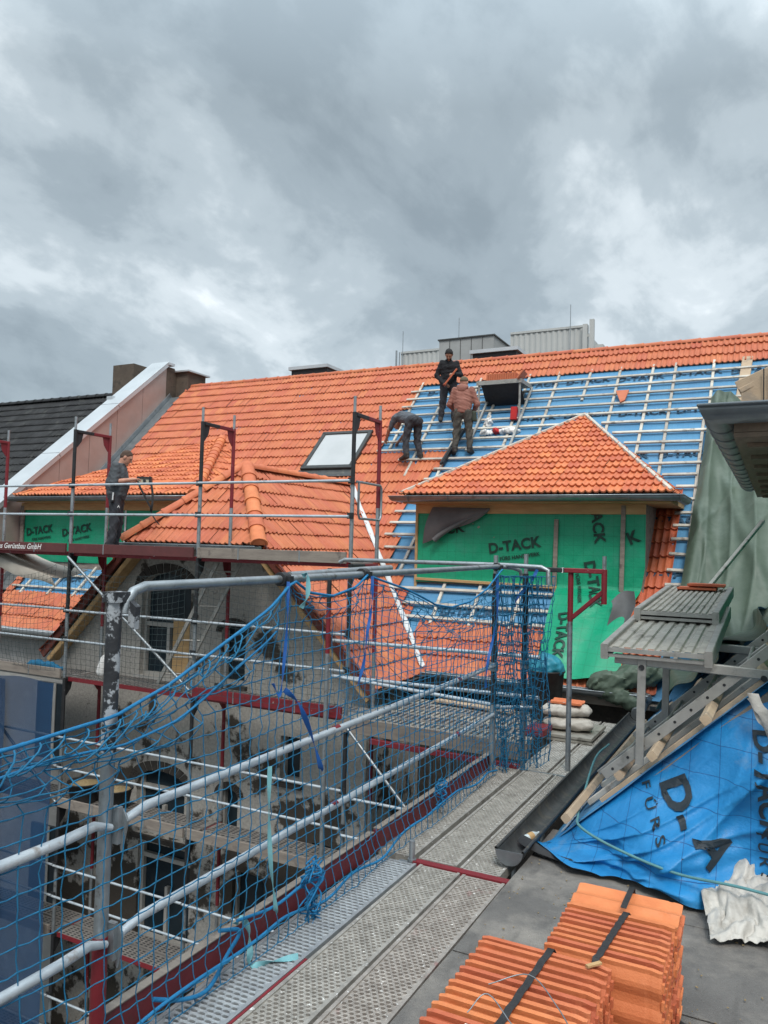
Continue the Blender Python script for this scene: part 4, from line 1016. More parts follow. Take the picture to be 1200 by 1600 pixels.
    mb = MB(); mb.tube([(X+.03, 2.59, 1.97), (X+.03, 2.60, 2.02), (X+.03, 2.64, 2.065), (X+.02, 2.72, 2.085), (X+.01, 3.9, 2.09), (X+.03, 7.75, 2.125), (X+.1, 8.05, 2.11), (X+.16, 8.12, 2.08), (X+.17, 8.13, 2.02)], [.018, .021, .023, .024, .024, .023, .022, .022, .021], 12); mb.build('top_rail', [GALV], ns)
    mb = MB(); mb.tube([(-4.62, 7.92, 2.10), (-4.55, 7.92, 2.135), (-2.6, 7.9, 2.14), (-2.2, 7.9, 2.13), (-2.13, 7.9, 2.10), (-2.12, 7.9, 1.95)], .024, 10); mb.build('top_rail', [GALV], ns)
    mb = MB(); mb.pole((X-.12, 4.12, 2.10), (X-.12, 5.55, 2.13), .026, 10); mb.build('loose_tube', [GALV], ns)
    for y, z in ((3.86, 2.09), (4.86, 2.10), (7.78, 2.12)):
        mb = MB(); mb.tube([(X+.01, y-.035, z), (X+.01, y+.035, z)], .043, 10); mb.box(X+.04, y-.02, z-.02, X+.075, y+.02, z+.02); mb.build('coupler', [BLACKS], ns)
    mb = MB(); mb.pole((X-.05, 8.0, .62), (X+.3, 8.2, .63), .022, 8); mb.pole((-4.95, YO-.2, .62), (X, 8.0, .64), .022, 8); mb.build('cross_rail', [GALV_L], ns)
walkway()

# ================================================================ nets
def net(fn, us, vs, r, name, m, label, cat, group=None, knots=True, extra=None, n=4):
    mb = MB(); nu, nv = len(us), len(vs)
    P = [[Vector(fn(u, v)) for v in vs] for u in us]
    rr = lambda k: r*(1.0 if (k % 2) or not knots else 1.4)
    def mids(line):
        out = [line[0]]
        for a, b in zip(line, line[1:]):
            l = (b-a).length; out += [(a+b)/2+Vector((random.gauss(0, .06)*l, random.gauss(0, .03)*l, -.045*l)), b]
        return out
    for i in range(nu):
        L_ = mids(P[i]); mb.tube(L_, [rr(k) for k in range(len(L_))], n, caps=False)
    for j in range(nv):
        L_ = mids([P[i][j] for i in range(nu)]); mb.tube(L_, [rr(k) for k in range(len(L_))], n, caps=False)
    if extra: extra(mb)
    o = mb.build(name, m); return tag(o, label, cat, group)
TOP = [(.4, 1.53), (1.4, 1.49), (2.02, 1.5), (2.54, 1.52), (2.87, 1.61), (3.24, 1.77), (3.62, 1.93), (3.86, 2.08), (4.05, 2.0), (4.35, 1.965), (4.68, 2.01), (4.84, 2.09),
       (5.43, 1.97), (6.0, 1.82), (6.4, 1.775), (6.9, 1.80), (7.3, 1.9), (7.7, 2.09)]
topz = lambda s: float(np.interp(s, [a for a, b in TOP], [b for a, b in TOP]))
def near_net(u, v):
    """u along the rail, v cloth height 0..2.1"""
    tz = topz(u); gap = .26*min(1, max(0, (2.06-tz)/.2)); lim = tz-gap; z = .03+v
    x = -2.57+.035*float(fbm(np.array([u*1.1]), np.array([v*1.2]), 21)[0])-.03*min(1, v)
    y = u+.02*math.sin(v*5+u*3)
    if z > lim and gap > .01:
        k = (z-lim)/max(.01, 2.13-lim); h = abs(math.sin(u*37+v*11)); z = lim+gap*k**.9; x += (.05*math.sin(k*13+u*11)+.02)*(1-k)*1.3; y += .045*math.sin(k*9+u*23)*(1-k)
    elif z > tz: z = tz-.01*(2.13-z)
    for yt in (3.86, 4.84, 7.74):                      # gathered where it is tied up
        d = u-yt; w = max(0, (v-.9)/1.2); y -= d*.55*w*math.exp(-(d/.45)**2)
    if v < .12: x += .03
    return (x, y, z)
def ropes(mb):
    pts = []
    for s in np.arange(.4, 7.75, .06): pts.append((-2.575-.02*math.sin(s*3), s, topz(s)+.006))
    mb.tube(pts, .0085, 8, caps=True, m=1)
    pts = [(-2.555+.02*math.sin(s*5), s, topz(s)-.14-.05*math.sin(s*2.3)) for s in np.arange(.4, 3.7, .06)]
    mb.tube(pts, .006, 6, m=1)
    pts = [(-2.56+.012*math.sin(s*9), s, .10+.035*math.sin(s*2.1+1)+.02*math.sin(s*7)) for s in np.arange(2.7, 7.7, .06)]
    mb.tube(pts, .009, 6, m=1)
    for k in range(26):        # slack loops hanging off the head rope
        s = .5+k*.125+random.uniform(-.03, .03); z = topz(s); d = random.uniform(.06, .15); w = random.uniform(.05, .11)
        pts = [(-2.55+.035*math.sin(t), s+w*math.cos(t+random.uniform(-.1, .1))-w, z-d*(.9-.9*math.cos(t*1.0))/1.6) for t in np.linspace(0, PI*1.3, 9)]
        mb.tube(pts, .0042, 5, m=0)
net(near_net, np.arange(.5, 7.76, .1), np.arange(0, 2.11, .1), .0030, 'safety_net', [ROPE, ROPE_B], 'blue knotted safety net sagging along the handrails of the walkway', 'safety net', extra=ropes)
def end_net(u, v):
    t = u/1.9; base = Vector((-2.62, 7.74, 0)).lerp(Vector((-2.16, 8.22, 0)), t); zz = .055*math.sin(u*26)*(.4+.6*v/2)
    return (base.x+zz+.03*math.sin(v*4+u*7), base.y+.05*math.sin(u*19+v*2), .06+v*.985+.04*math.sin(u*11)*(1-v/2.2))
net(end_net, np.arange(0, 1.91, .1), np.arange(0, 2.08, .1), .0032, 'safety_net', [ROPE], 'end of blue netting bunched around the two posts at the corner of the walkway', 'safety net')
def end_net_b(u, v):
    t = u/1.6; base = Vector((-2.60, 7.80, 0)).lerp(Vector((-2.30, 8.25, 0)), t); zz = .07*math.sin(u*31+1)*(.4+.6*v/2)
    return (base.x+zz+.04*math.sin(v*5+u*9), base.y+.06*math.sin(u*23+v*2.6), .04+v*.99-.05*math.sin(u*8)*(1-v/2.3))
net(end_net_b, np.arange(0, 1.61, .08), np.arange(0, 2.08, .1), .0034, 'safety_net', [ROPE], 'second fold of blue netting bunched tightly behind the corner posts', 'safety net')
def back_net(x0, x1, zt, zb, sag, seed):
    def f(u, v):
        t = (u-x0)/(x1-x0); w = float(fbm(np.array([u*1.5]), np.array([v*1.7]), seed)[0])
        top = zt-sag*4*t*(1-t)*(1 if seed % 2 else .6); q = v
        return (u+.015*math.sin(v*6+u), YO-.11+.05*w-.03*math.sin(q*PI), zb+(top-zb)*(1-q)+.012*w)
    return f
for x0, x1, zt, zb, sag, seed, lb in ((-12.7, -10.2, 1.93, .18, .28, 31, 'fine dark net behind the left bay in front of the blue covered roof'),
                                      (-10.15, -7.58, 1.95, .14, .22, 33, 'fine dark net across the bay with the arched window and ladder'),
                                      (-7.52, -5.05, 1.97, .16, .18, 35, 'fine dark net across the bay right of the ladder')):
    net(back_net(x0, x1, zt, zb, sag, seed), np.arange(x0, x1, .1), np.linspace(0, 1, 20), .0026, 'safety_net', [NETD], lb, 'safety net', 'dark nets on the facade scaffold', knots=False, n=3)
def corner_net(u, v):
    t = (u+4.98)/2.3; return (u, YO-.15-.35*t+.05*math.sin(u*4+v*3), .15+(1.93-.3*4*t*(1-t)-.15)*v+.02*math.sin(u*7))
net(corner_net, np.arange(-4.98, -2.66, .1), np.linspace(0, 1, 19), .003, 'safety_net', [ROPE], 'blue net closing the corner bay in front of the orange eaves tiles', 'safety net', knots=False, n=3)

def ribbon(name, pts, w, m, label, group=None, cat='strap'):
    mb = MB(); P = [Vector(p) for p in pts]; rows = []
    for i, p in enumerate(P):
        d = (P[min(i+1, len(P)-1)]-P[max(i-1, 0)]).normalized(); s = d.cross(Vector((.8, -.5, .3))).normalized()
        s = (s*math.cos(i*.35)+d.cross(s)*math.sin(i*.35)); rows.append([p-s*w/2, p, p+s*w/2])
    mb.sheet(rows, .002); return tag(mb.build(name, m), label, cat, group)
def sm(pts, n=6):
    """Catmull-Rom through points"""
    P = [Vector(p) for p in pts]; P = [P[0]*2-P[1]]+P+[P[-1]*2-P[-2]]; out = []
    for i in range(1, len(P)-2):
        for k in range(n):
            t = k/n; a, b, c, d = P[i-1:i+3]
            out.append(.5*((2*b)+(c-a)*t+(2*a-5*b+4*c-d)*t*t+(3*b-a-3*c+d)*t**3))
    out.append(P[-2]); return out
ribbon('tie_strap', sm([(-2.56, 3.8, 2.08), (-2.53, 3.76, 1.85), (-2.52, 3.72, 1.6), (-2.50, 3.66, 1.45), (-2.52, 3.62, 1.52)]), .02, STRAP, 'long blue strap hanging from the coupler where the net is first tied up', cat='strap')
ribbon('tie_strap', sm([(-2.55, 3.78, 1.46), (-2.50, 3.85, 1.38), (-2.50, 3.97, 1.22), (-2.48, 4.08, .98), (-2.49, 4.12, .93)]), .032, STRAP, 'blue strap knotted half way up the net with its tail pointing down right')
ribbon('tie_strap', sm([(-2.56, 3.95, 2.11), (-2.53, 3.96, 2.12), (-2.52, 3.95, 2.0), (-2.55, 3.93, 1.92)]), .03, STRAP_T, 'pale teal strap looped over the top rail beside the first tie')
ribbon('tie_strap', sm([(-2.55, 3.66, 1.05), (-2.53, 3.64, .8), (-2.52, 3.66, .5), (-2.51, 3.70, .28), (-2.53, 3.74, .22)]), .026, STRAP_T, 'pale teal strap hanging down below the lower handrail')
ribbon('tie_strap', sm([(-2.67, 3.55, .2), (-2.64, 3.56, .24), (-2.62, 3.6, .17), (-2.60, 3.6, .06), (-2.55, 3.55, .012), (-2.48, 3.62, .012), (-2.38, 3.75, .012)]), .035, STRAP_T, 'pale teal strap over the toe board with its end lying on the slotted plank')
ribbon('tie_strap', sm([(-2.55, 4.83, 2.09), (-2.53, 4.80, 1.9), (-2.52, 4.72, 1.7), (-2.53, 4.70, 1.5), (-2.55, 4.66, 1.35)]), .022, STRAP, 'blue strap hanging at the second tie by the red upright')
ribbon('tie_strap', sm([(-2.57, 7.6, 2.0), (-2.55, 7.55, 1.6), (-2.55, 7.3, 1.2), (-2.56, 7.28, .95)]), .028, STRAP, 'blue strap hanging near the far post in front of the eaves tiles')
ribbon('tie_strap', sm([(-2.3, 8.1, 2.1), (-2.36, 8.05, 1.95), (-2.48, 8.0, 1.8), (-2.5, 7.98, 1.7)]), .035, STRAP, 'short blue strap beside the bunched net at the corner post')
def tangle(c, sc, n, label, seed):
    r = np.random.default_rng(seed); mb = MB()
    for k in range(n):
        p = [Vector((c[0]+r.normal(0, .02), c[1]+r.normal(0, .05)*sc, c[2]+.12*sc))]
        for q in range(6): p.append(Vector((c[0]+r.normal(0, .03), c[1]+r.normal(0, .05)*sc, c[2]+.1*sc-q*.055*sc+r.normal(0, .025))))
        mb.tube(sm(p, 4), .0055, 5)
    return tag(mb.build('rope_tangle', ROPE_B), label, 'rope')
tangle((-2.55, 4.15, .22), 1.1, 9, 'tangle of blue cord hanging over the toe board below the net', 3)
tangle((-2.60, 6.3, .22), .7, 6, 'small knot of blue cord on the toe board further along the walkway', 4)
mb = MB(); mb.tube(sm([(-2.62, 3.35, .26), (-2.60, 3.5, .2), (-2.62, 3.42, .1), (-2.56, 3.2, .05), (-2.55, 3.0, .1), (-2.6, 2.85, .16)]), .011, 8); mb.tube(sm([(-2.62, 3.5, .25), (-2.58, 3.8, .22), (-2.57, 4.1, .24), (-2.56, 4.3, .2)]), .009, 8)
tag(mb.build('rope', ROPE_B), 'thick blue rope draped over the toe board at the bottom of the net', 'rope')

# dust sheet, roll of canvas, tubs on the facade scaffold
def dust():
    P = []
    for u in np.linspace(-14.5, -10.19, 40):
        P.append([(u, YO-.16+.05*float(fbm(np.array([u*1.3]), np.array([v*.6]), 51)[0])-.02, .02+.02*math.sin(u*5)-v) for v in np.linspace(0, 8, 50)])
    mb = MB(); mb.sheet(P, .003)
    tag(mb.build('dust_sheet', DUSTT), 'sheer blue dust sheet hung on the lower left of the facade scaffold', 'dust sheet')
    P = []
    for u in np.linspace(-14.5, -11.25, 40):
        P.append([(u+.05*math.sin(v*2), YO-.22+.06*float(fbm(np.array([u*2.2]), np.array([v*.5]), 52)[0]), -.05+.03*math.sin(u*6)-v) for v in np.linspace(0, 8, 50)])
    mb = MB(); mb.sheet(P, .003); tag(mb.build('dust_sheet', DUSTT), 'second darker layer of blue dust sheet at the left edge of the scaffold', 'dust sheet')
DUSTT = mat('sheer blue dust sheet', (.010, .045, .115), (.018, .068, .16), 1.2, .7, .2, 30)
def sheer():
    nt = DUSTT.node_tree; bs = nt.nodes['Principled BSDF']; bs.inputs['Alpha'].default_value = .5
sheer(); dust()
def canvas():
    P = []
    for t in np.linspace(0, 1, 26):
        x = -12.55+1.9*t; row = []
        for v in np.linspace(0, 1, 12): row.append((x, 9.0+.75*v-.1*t, 2.02-.38*t+.13*v+.05*math.sin(v*PI+t*3)-.05*math.sin(t*PI)))
        row = [(x, 8.98, row[0][2]-.16+.03*math.sin(t*9))]+row; P.append(row)
    mb = MB(); mb.sheet(P, .008); return tag(mb.build('canvas_sheet', CANVAS), 'beige canvas sheet slung across the left scaffold bay below the deck', 'canvas sheet')
canvas()
def tub(c, r, h, label):
    mb = MB(); n = 20; pr = [(r*.8, 0), (r, h), (r*1.06, h), (r*1.06, h-.02), (r*.96, h-.015), (r*.93, h-.05)]
    rows = [[(c[0]+q[0]*math.cos(t), c[1]+q[0]*math.sin(t), c[2]+q[1]) for t in np.linspace(0, 2*PI, n+1)[:-1]] for q in pr]
    mb.grid(rows, True, wrap=True); mb.add([(c[0]+r*.8*math.cos(t), c[1]+r*.8*math.sin(t), c[2]+.002) for t in np.linspace(0, 2*PI, n+1)[:-1]], [tuple(range(n-1, -1, -1))])
    o = thing('mortar_tub', c, label, 'tub'); mb.build('tub_body', BUCK, o)
    P = []
    for q in np.linspace(0, 1, 6): P.append([(c[0]+q*r*.94*math.cos(t), c[1]+q*r*.94*math.sin(t), c[2]+h-.05+.07*(1-q)+.012*math.sin(5*t+q*7)) for t in np.linspace(0, 2*PI, n+1)[:-1]])
    mb = MB(); mb.grid(P, True, wrap=True); mb.build('sand_fill', SAND, o)
tub((-10.0, 9.2, -1.915), .27, .3, 'black mortar tub filled with sand beside the near upright, the further left of two')
tub((-9.35, 9.2, -1.915), .27, .3, 'black mortar tub filled with sand just right of the foreground upright')
mb = SDF((-10.0, 9.1, .05), (-9.6, 9.5, .5), .015); mb.cap((-9.84, 9.3, .14), (-9.80, 9.3, .34), .09, .07); mb.cap((-9.8, 9.3, .34), (-9.76, 9.3, .42), .05, .03); mb.ripple(.006, 40, 2)
m2 = MB(); mb.mesh(m2); tag(m2.build('plastic_bag', WHITE), 'white plastic bag on the scaffold deck behind the foreground upright', 'bag')
mb = SDF((-11.9, 9.0, .05), (-10.4, 9.6, .4), .02); mb.cap((-11.5, 9.3, .12), (-11.0, 9.3, .11), .07, .06, .05); mb.cap((-11.3, 9.25, .15), (-10.75, 9.3, .1), .06, .04, .05); mb.ripple(.02, 35, 5)
m2 = MB(); mb.mesh(m2); tag(m2.build('net_bundle', ROPE), 'crumpled bundle of blue net lying on the left scaffold deck', 'net bundle')
# ================================================================ the near house on the right
nh = thing('near_house', (1.5, 6, -8), 'near house on the right with a flat felt roof and a half built dormer', 'house')
SL, C0 = .92, 1.5
nr_n = np.array((-SL, 0, 1))/math.hypot(SL, 1)
def NR(x, y, off=0.): return np.array((x, y, SL*x+C0))+nr_n*off
DASH = mat('white stitched edge strip', (.55, .57, .58), (.42, .45, .47), 9, .6, stain=(.06, .2, .38), stain_scale=7, stain_at=.53, stain_soft=.03)
def near_house():
    mb = MB(); mb.box(-1.55, -2, -8, -1.3, 11.7, -.35); mb.box(-1.3, 5.9, -8, 5, 6.1, -.3); mb.build('wall', [PLAST], nh)
    P = [[(x, y, .035+.006*float(fbm(np.array([x*1.5]), np.array([y*1.5]), 61)[0])) for y in np.linspace(-2, 6.4, 70)] for x in np.linspace(-1.645, 5, 60)]
    mb = MB(); mb.grid(P, True); mb.box(-1.645, -2, -.3, 5, 6.4, -.0)
    mb.grid([[(-1.645, y, -.02), (-1.645, y, .035)] for y in np.linspace(-2, 6.4, 30)], False, flip=True)
    for y in (1.2, 2.2, 3.2, 4.2, 5.2): mb.box(-1.64, y, .036, 4.9, y+.012, .0395)
    mb.build('flat_roof', [BITUM], nh)
    # membrane slope
    xs = np.linspace(-1.62, .35, 36); ys = np.linspace(6.02, 12.4, 70)
    P = [[NR(x, y, .006*float(fbm(np.array([x*3]), np.array([y*2]), 62)[0])) for y in ys] for x in xs]
    mb = MB(); mb.grid(P, True)
    for k in range(5): mb.text('D-TACK', lambda a, b: NR(-1.5+b*.74, 6.4+k*1.1+a, .02) if False else NR(-1.32-b*.74, 6.5+k*1.1+a, .02), .22, .03, m=1)
    mb.build('roof_membrane', [BLUE_R, INK_R], nh)
    mb = MB(); mb.prism([NR(-1.6, 6.05, -.05), NR(.3, 6.05, -.05), NR(.3, 12.2, -.05), NR(-1.6, 12.2, -.05)], nr_n*-.12); mb.build('roof_deck', [WOODG], nh)
    mb = MB(); mb.beam(NR(-1.48, 6.1, .012), NR(-1.48, 11.0, .012), .05, .006, up=nr_n); mb.build('edge_strip', [DASH], nh)
    # counter battens up the slope and thick battens along it
    for k, y in enumerate(np.arange(6.45, 10.6, .52)):
        m2 = MB(); m2.beam(NR(-1.35, y, .03), NR(.25, y+.02, .03), .05, .045, up=nr_n, t=random.random()); m2.build('counter_batten', [BATT], nh)
    for k, (x, y0, y1) in enumerate(((-1.36, 5.88, 9.6), (-1.02, 6.1, 9.2), (-.74, 5.78, 9.4), (-.38, 5.6, 9.0), (-.05, 6.1, 9.5), (.2, 6.1, 9.5))):
        m2 = MB(); m2.beam(NR(x, y0, .085), NR(x+.015, y1, .085), .062, .06, up=nr_n, t=random.random()); m2.build('roof_batten', [WOODN], nh)
    m2 = MB(); m2.beam(NR(-1.2, 6.14, .015), NR(.3, 6.14, .015), .035, .04, up=nr_n); m2.build('verge_batten', [WOODN], nh)
    # eaves gutter
    m2 = MB(); half_gutter(m2, [(-1.735, 5.52, .13), (-1.735, 11.1, .12)], .10); m2.build('eaves_gutter', [ZINC_D], nh)
    m2 = MB(); gutter_cap(m2, (-1.735, 5.515, .13), (0, -1, 0), .103); m2.build('gutter_end', [ZINC], nh)
    m2 = MB(); m2.tube([(-1.74, 11.15, .1), (-1.74, 11.25, .12), (-1.70, 11.4, .25), (-1.66, 11.5, .28)], .085, 12); m2.build('gutter_elbow', [ZINC], nh)
    # dormer of the near house: wall, eaves, big gutter round its corner
    m2 = MB(); m2.box(.0, 5.75, 1.4, .2, 10.9, 3.05); m2.box(.2, 6.0, 1.5, 3, 6.15, 3.05); d = m2.build('dormer', [WOODG], nh)
    P = [[(-.015-.015*float(fbm(np.array([y*1.4]), np.array([z*2]), 63)[0]), y, z) for z in np.linspace(1.25, 3.06, 16)] for y in np.linspace(5.7, 10.9, 50)]
    m2 = MB(); m2.sheet(P, .004); m2.build('green_membrane', [GREEN_M], d)
    m2 = MB(); m2.box(-.27, 5.42, 3.06, 3, 11.0, 3.09); m2.box(-.27, 5.42, 3.093, -.245, 11.0, 3.23); m2.box(-.245, 5.42, 3.093, 3, 5.445, 3.23)
    for y in np.arange(5.7, 11, .7): m2.box(-.2, y, 3.03, .05, y+.10, 3.058)
    m2.build('eaves_board', [EAVEW], d)
    m2 = MB(); gx, gy, gz, r = -.36, 5.33, 3.24, .105
    half_gutter(m2, [(gx, 11.05, gz), (gx, gy, gz), (3.0, gy, gz)], r, flip=True)
    for y in np.arange(5.75, 11, .42): m2.tube([(gx-r*1.03*math.cos(t), y, gz-r*1.03*math.sin(t)) for t in np.linspace(0, PI, 11)], .006, 4)
    gutter_cap(m2, (gx, 11.05, gz), (0, 1, 0), r); m2.build('dormer_gutter', [ZINC], d)
    m2 = MB(); m2.prism([(-.27, 5.40, 3.24), (3, 5.40, 3.24), (3, 7.8, 4.4), (1.2, 7.8, 4.4)], (0, .0, .02)); m2.prism([(-.27, 5.40, 3.24), (1.2, 7.8, 4.4), (1.2, 8.2, 4.4), (-.27, 11, 3.24)], (0, 0, .02)); m2.build('dormer_boarding', [WOODN], d)
    m2 = MB(); m2.beam((-.24, 5.5, 3.37), (.55, 5.6, 3.78), .05, .035); m2.box(-.23, 5.48, 3.27, .5, 5.52, 3.36)
    m2.beam((-.23, 5.50, 3.34), (.4, 5.51, 3.62), .03, .2); m2.build('hip_board', [WOODN], d)
    m2 = MB()
    for k in range(12): m2.pole((-.1+k*.035, 5.46, 3.27), (-.1+k*.035, 5.46, 3.50), .004, 5)
    m2.build('vent_comb', [BLACKS], d)
near_house()

# ---------------------------------------------------------------- loose bright blue membrane over the verge
def tarp_pt(u, v):
    """u along the verge (0 left .. 1 right), v down the hang"""
    x = -1.72+2.15*u
    top = np.array((x+.06, 6.12, SL*x+C0+.06)); bot_y = 5.72-.10*math.sin(u*PI*1.1)+.25*max(0, u-.75)
    bot = np.array((x+.16*u-.03, bot_y, .05+.02*(1-u)))
    if u < .2: bot = bot+np.array((.05*(1-u/.2), .0, 0)); bot[1] += .30*(1-u/.2)
    h = top[2]-bot[2]; q = v**(.9); p = top+(bot-top)*q
    f1 = .065*math.sin((u*5.2-v*1.5)*PI+.4)*math.sin(min(1, v*1.25)*PI*.5); f2 = .026*float(fbm(np.array([u*6-v*2.0]), np.array([v*2.0+u*2.5]), 71, 5)[0])-.05*abs(math.sin((u*2.6-v*.9)*PI))**10*min(1, v*1.5)
    fold = -.24*math.exp(-((u-.80-.05*v)/.045)**2)*min(1, v*2)+.17*math.exp(-((u-.90-.03*v)/.05)**2)*min(1, v*2)
    billow = -.10*math.sin(v*PI)*min(1, h*1.2)
    cr = 0.
    for (du, dv, fq, ph, am) in ((1.0, .45, 3.1, .2, .045), (.9, -.75, 4.3, 1.1, .035), (1.0, 1.3, 5.7, 2.3, .026), (.5, 1.6, 6.1, .7, .022), (1.2, .1, 9.3, 1.9, .014)):
        cr -= am*(1-abs(math.sin((du*u+dv*v)*fq+ph+.5*math.sin(v*5+u*7))))**3
    cr += .022*math.sin(v*34+2.2*math.sin(u*9))*max(0, (v-.62)/.38)
    f2 += 1.9*cr*min(1, v*3)
    p[1] += (f1+f2)*min(1, h*1.6+.25)+fold*min(1, h)+billow
    if v > .86: p[1] -= .05*((v-.86)/.14)**2*(.5+.5*math.sin(u*17)); p[2] += .035*abs(math.sin(u*11))*((v-.86)/.14)
    return p
def near_tarp():
    us, vs = np.linspace(0, 1, 150), np.linspace(0, 1, 80)
    P = np.array([[tarp_pt(u, v) for v in vs] for u in us]); mb = MB(); mb.sheet(P[::-1], .004, m_back=2)
    # part lying on the slope
    Q = [[tarp_pt(u, 0)+np.array((0, .0, .0))+(np.array((.0, .35*t, .02*t))) for t in np.linspace(0, 1, 8)] for u in us]
    def on(x, z, rot, size, txt, bold=.035, sp=1.02):
        c, s = math.cos(math.radians(rot)), math.sin(math.radians(rot))
        def fn(a, b):
            X, Z = x+a*c-b*s, z+a*s+b*c; u = min(1, max(0, (X+1.72)/2.15)); 
            for _ in range(3):
                v = .5; lo, hi = 0., 1.
                for _ in range(18):
                    v = (lo+hi)/2
                    if tarp_pt(u, v)[2] > Z: lo = v
                    else: hi = v
                u = min(1, max(0, u+(X-tarp_pt(u, v)[0])/2.2))
            e = .01; q = tarp_pt(u, v); a_ = tarp_pt(min(1, u+e), v)-tarp_pt(max(0, u-e), v); b_ = tarp_pt(u, min(1, v+e))-tarp_pt(u, max(0, v-e))
            n = np.cross(a_, b_); n = n/(np.linalg.norm(n)+1e-9)
            if n[1] > 0: n = -n
            return q+n*.011
        mb.text(txt, fn, size, bold, spacing=sp, fine=2, m=1)
    on(-.765, .665, -60, .27, 'D-'); on(-.50, .40, -60, .27, 'A'); on(-.90, .62, -60, .095, 'FÜRS', .008, 1.9)
    on(-.16, 1.12, -84, .17, 'D-TACK'); on(-.13, .52, -84, .10, 'FÜRS HAND', .008, 1.5); on(-1.0, .60, 38, .22, '-7', .03)
    o = mb.build('membrane_sheet', [BLUE_T, INK, BLACKM])
    tag(o, 'loose bright blue membrane hanging over the roof edge onto the grey flat roof', 'membrane sheet')
near_tarp()
def tarp_curl():
    P = []
    for t in np.linspace(0, 1, 30):
        x = -1.80+.52*t; y = 5.99-.27*t-.05*math.sin(t*PI); r = (.05+.012*math.sin(t*8))*(1-.55*t)
        P.append([(x+.04*math.sin(a), y-.02-r*1.2*(1-math.cos(a)), .052+r*1.25*math.sin(a)*(1 if a < 1.9 else .9)) for a in np.linspace(0, 2.6, 10)])
    mb = MB(); mb.sheet(P, .004, m_back=0)
    tag(mb.build('membrane_offcut', [BLACKM, BLUE_T]), 'curled black underside of the membrane edge beside the gutter end', 'membrane offcut')
tarp_curl()
def plastic():
    P = []
    for u in np.linspace(0, 1, 90):
        row = []
        for v in np.linspace(0, 1, 80):
            x = -.50+.95*u+.14*v*(1-u); y = 6.0-1.0*v+.1*math.sin(u*5); w = float(fbm(np.array([u*7.5]), np.array([v*6]), 81, 6)[0])
            z = .06+.26*math.sin(min(1, u*1.5+.1)*PI*.5)*(1-v)**.8+abs(w)*.11*(1-.3*v)+.05*(1-v); row.append((x+.03*w, y+.06*float(fbm(np.array([u*4]), np.array([v*3]), 82)[0]), max(.042, z)))
        P.append(row)
    mb = MB(); mb.sheet(P, .003); tag(mb.build('plastic_sheet', PVCW), 'crumpled dirty white plastic sheet on the flat roof at the right edge', 'plastic sheet')
    mb = MB(); mb.sheet([[(-.20+.16*t+.035*math.sin(v*7)+.05*v, 5.85-.03*math.sin(t*PI)-.02*v, 1.34-.30*t+.04*v+.015*math.sin(t*12+v*3)) for v in np.linspace(0, 1, 8)] for t in np.linspace(0, 1, 20)], .003)
    tag(mb.build('white_tape', PVCW), 'torn white strip lying across the blue membrane under the trestle', 'tape')
plastic()
mb = MB(); mb.tube(sm([(-1.55, 8.2, .35), (-1.5, 7.3, .42), (-1.42, 6.4, .28), (-1.36, 6.02, .30), (-1.25, 5.62, .36), (-1.0, 5.52, .30), (-.6, 5.46, .235), (-.2, 5.35, .27), (.3, 5.3, .25)], 8), .0095, 8)
tag(mb.build('cord', TEAL), 'teal cord running from the gutter over the blue membrane to the plastic sheet', 'cord')
def bottle():
    c = Vector((-1.76, 5.95, .065)); o = thing('drink_bottle', c, 'clear plastic drink bottle with red cap lying in the near gutter', 'bottle'); ax = Vector((.45, .8, .15)).normalized()
    mb = MB(); mb.tube([c, c+ax*.01, c+ax*.11, c+ax*.15, c+ax*.17], [.025, .032, .032, .013, .012], 12); mb.build('bottle_body', mat('clear plastic', (.5, .56, .58), (.4, .46, .48), 8, .15, spec=.7), o)
    mb = MB(); mb.tube([c-ax*.0, c-ax*.03], .017, 12); mb.build('cap', REDPL, o)
    mb = MB(); mb.tube([c+ax*.05, c+ax*.10], .0328, 12, caps=False); mb.build('paper_label', WOODY, o)
bottle()

# ---------------------------------------------------------------- strapped bundles of new tiles
def clay_tile(mb, x0, x1, y, z, L=None, flat=False):
    """one roof tile on its long edge (or lying flat): rim, two troughs, nibs and lap ribs"""
    h = .268; n = 15; prof = []
    for k in range(n):
        q = k/(n-1); prof.append((.008*math.cos(q*4*PI), q*h))
    def rim(q): return .0072+(.0052 if q < .06 or q > .93 else 0)+(.002 if .45 < q < .55 else 0)
    st = [(0, .55), (.012, .9), (.05, 1.0), (.46, 1.0), (.48, .86), (.52, .86), (.54, 1.0), (.86, 1.0), (.88, .8), (.90, .8), (.92, 1.0), (.975, 1.0), (1, .7)]
    rows = []
    for (t, k) in st:
        x = x0+(x1-x0)*t; top = 1.0 if .02 < t < .97 else .982
        f = [(yy-rim(zz/h)*k, zz*top) for yy, zz in prof]; b = [(yy+rim(zz/h)*k, zz*top) for yy, zz in prof]
        rows.append([(x, p[0], p[1]) for p in f+b[::-1]])
    R = np.array(rows)
    if flat: R = np.stack([R[..., 0], y+R[..., 2], z+.02+R[..., 1]], -1)
    else: R = R+np.array((0, y, z))
    nc = R.shape[1]; fl = flat
    mb.grid(R, False, wrap=True, flip=fl)
    mb.add(R[0], [tuple(range(nc-1, -1, -1)) if fl else tuple(range(nc))]); mb.add(R[-1], [tuple(range(nc)) if fl else tuple(range(nc-1, -1, -1))])
    if not flat:
        for zz in (.05, .12, .19): mb.box(x1-.002, y-.010, z+zz, x1+.010, y+.012, z+zz+.035)
        mb.box(x0+.02, y-.026, z+h-.055, x0+.07, y-.008, z+h-.03)
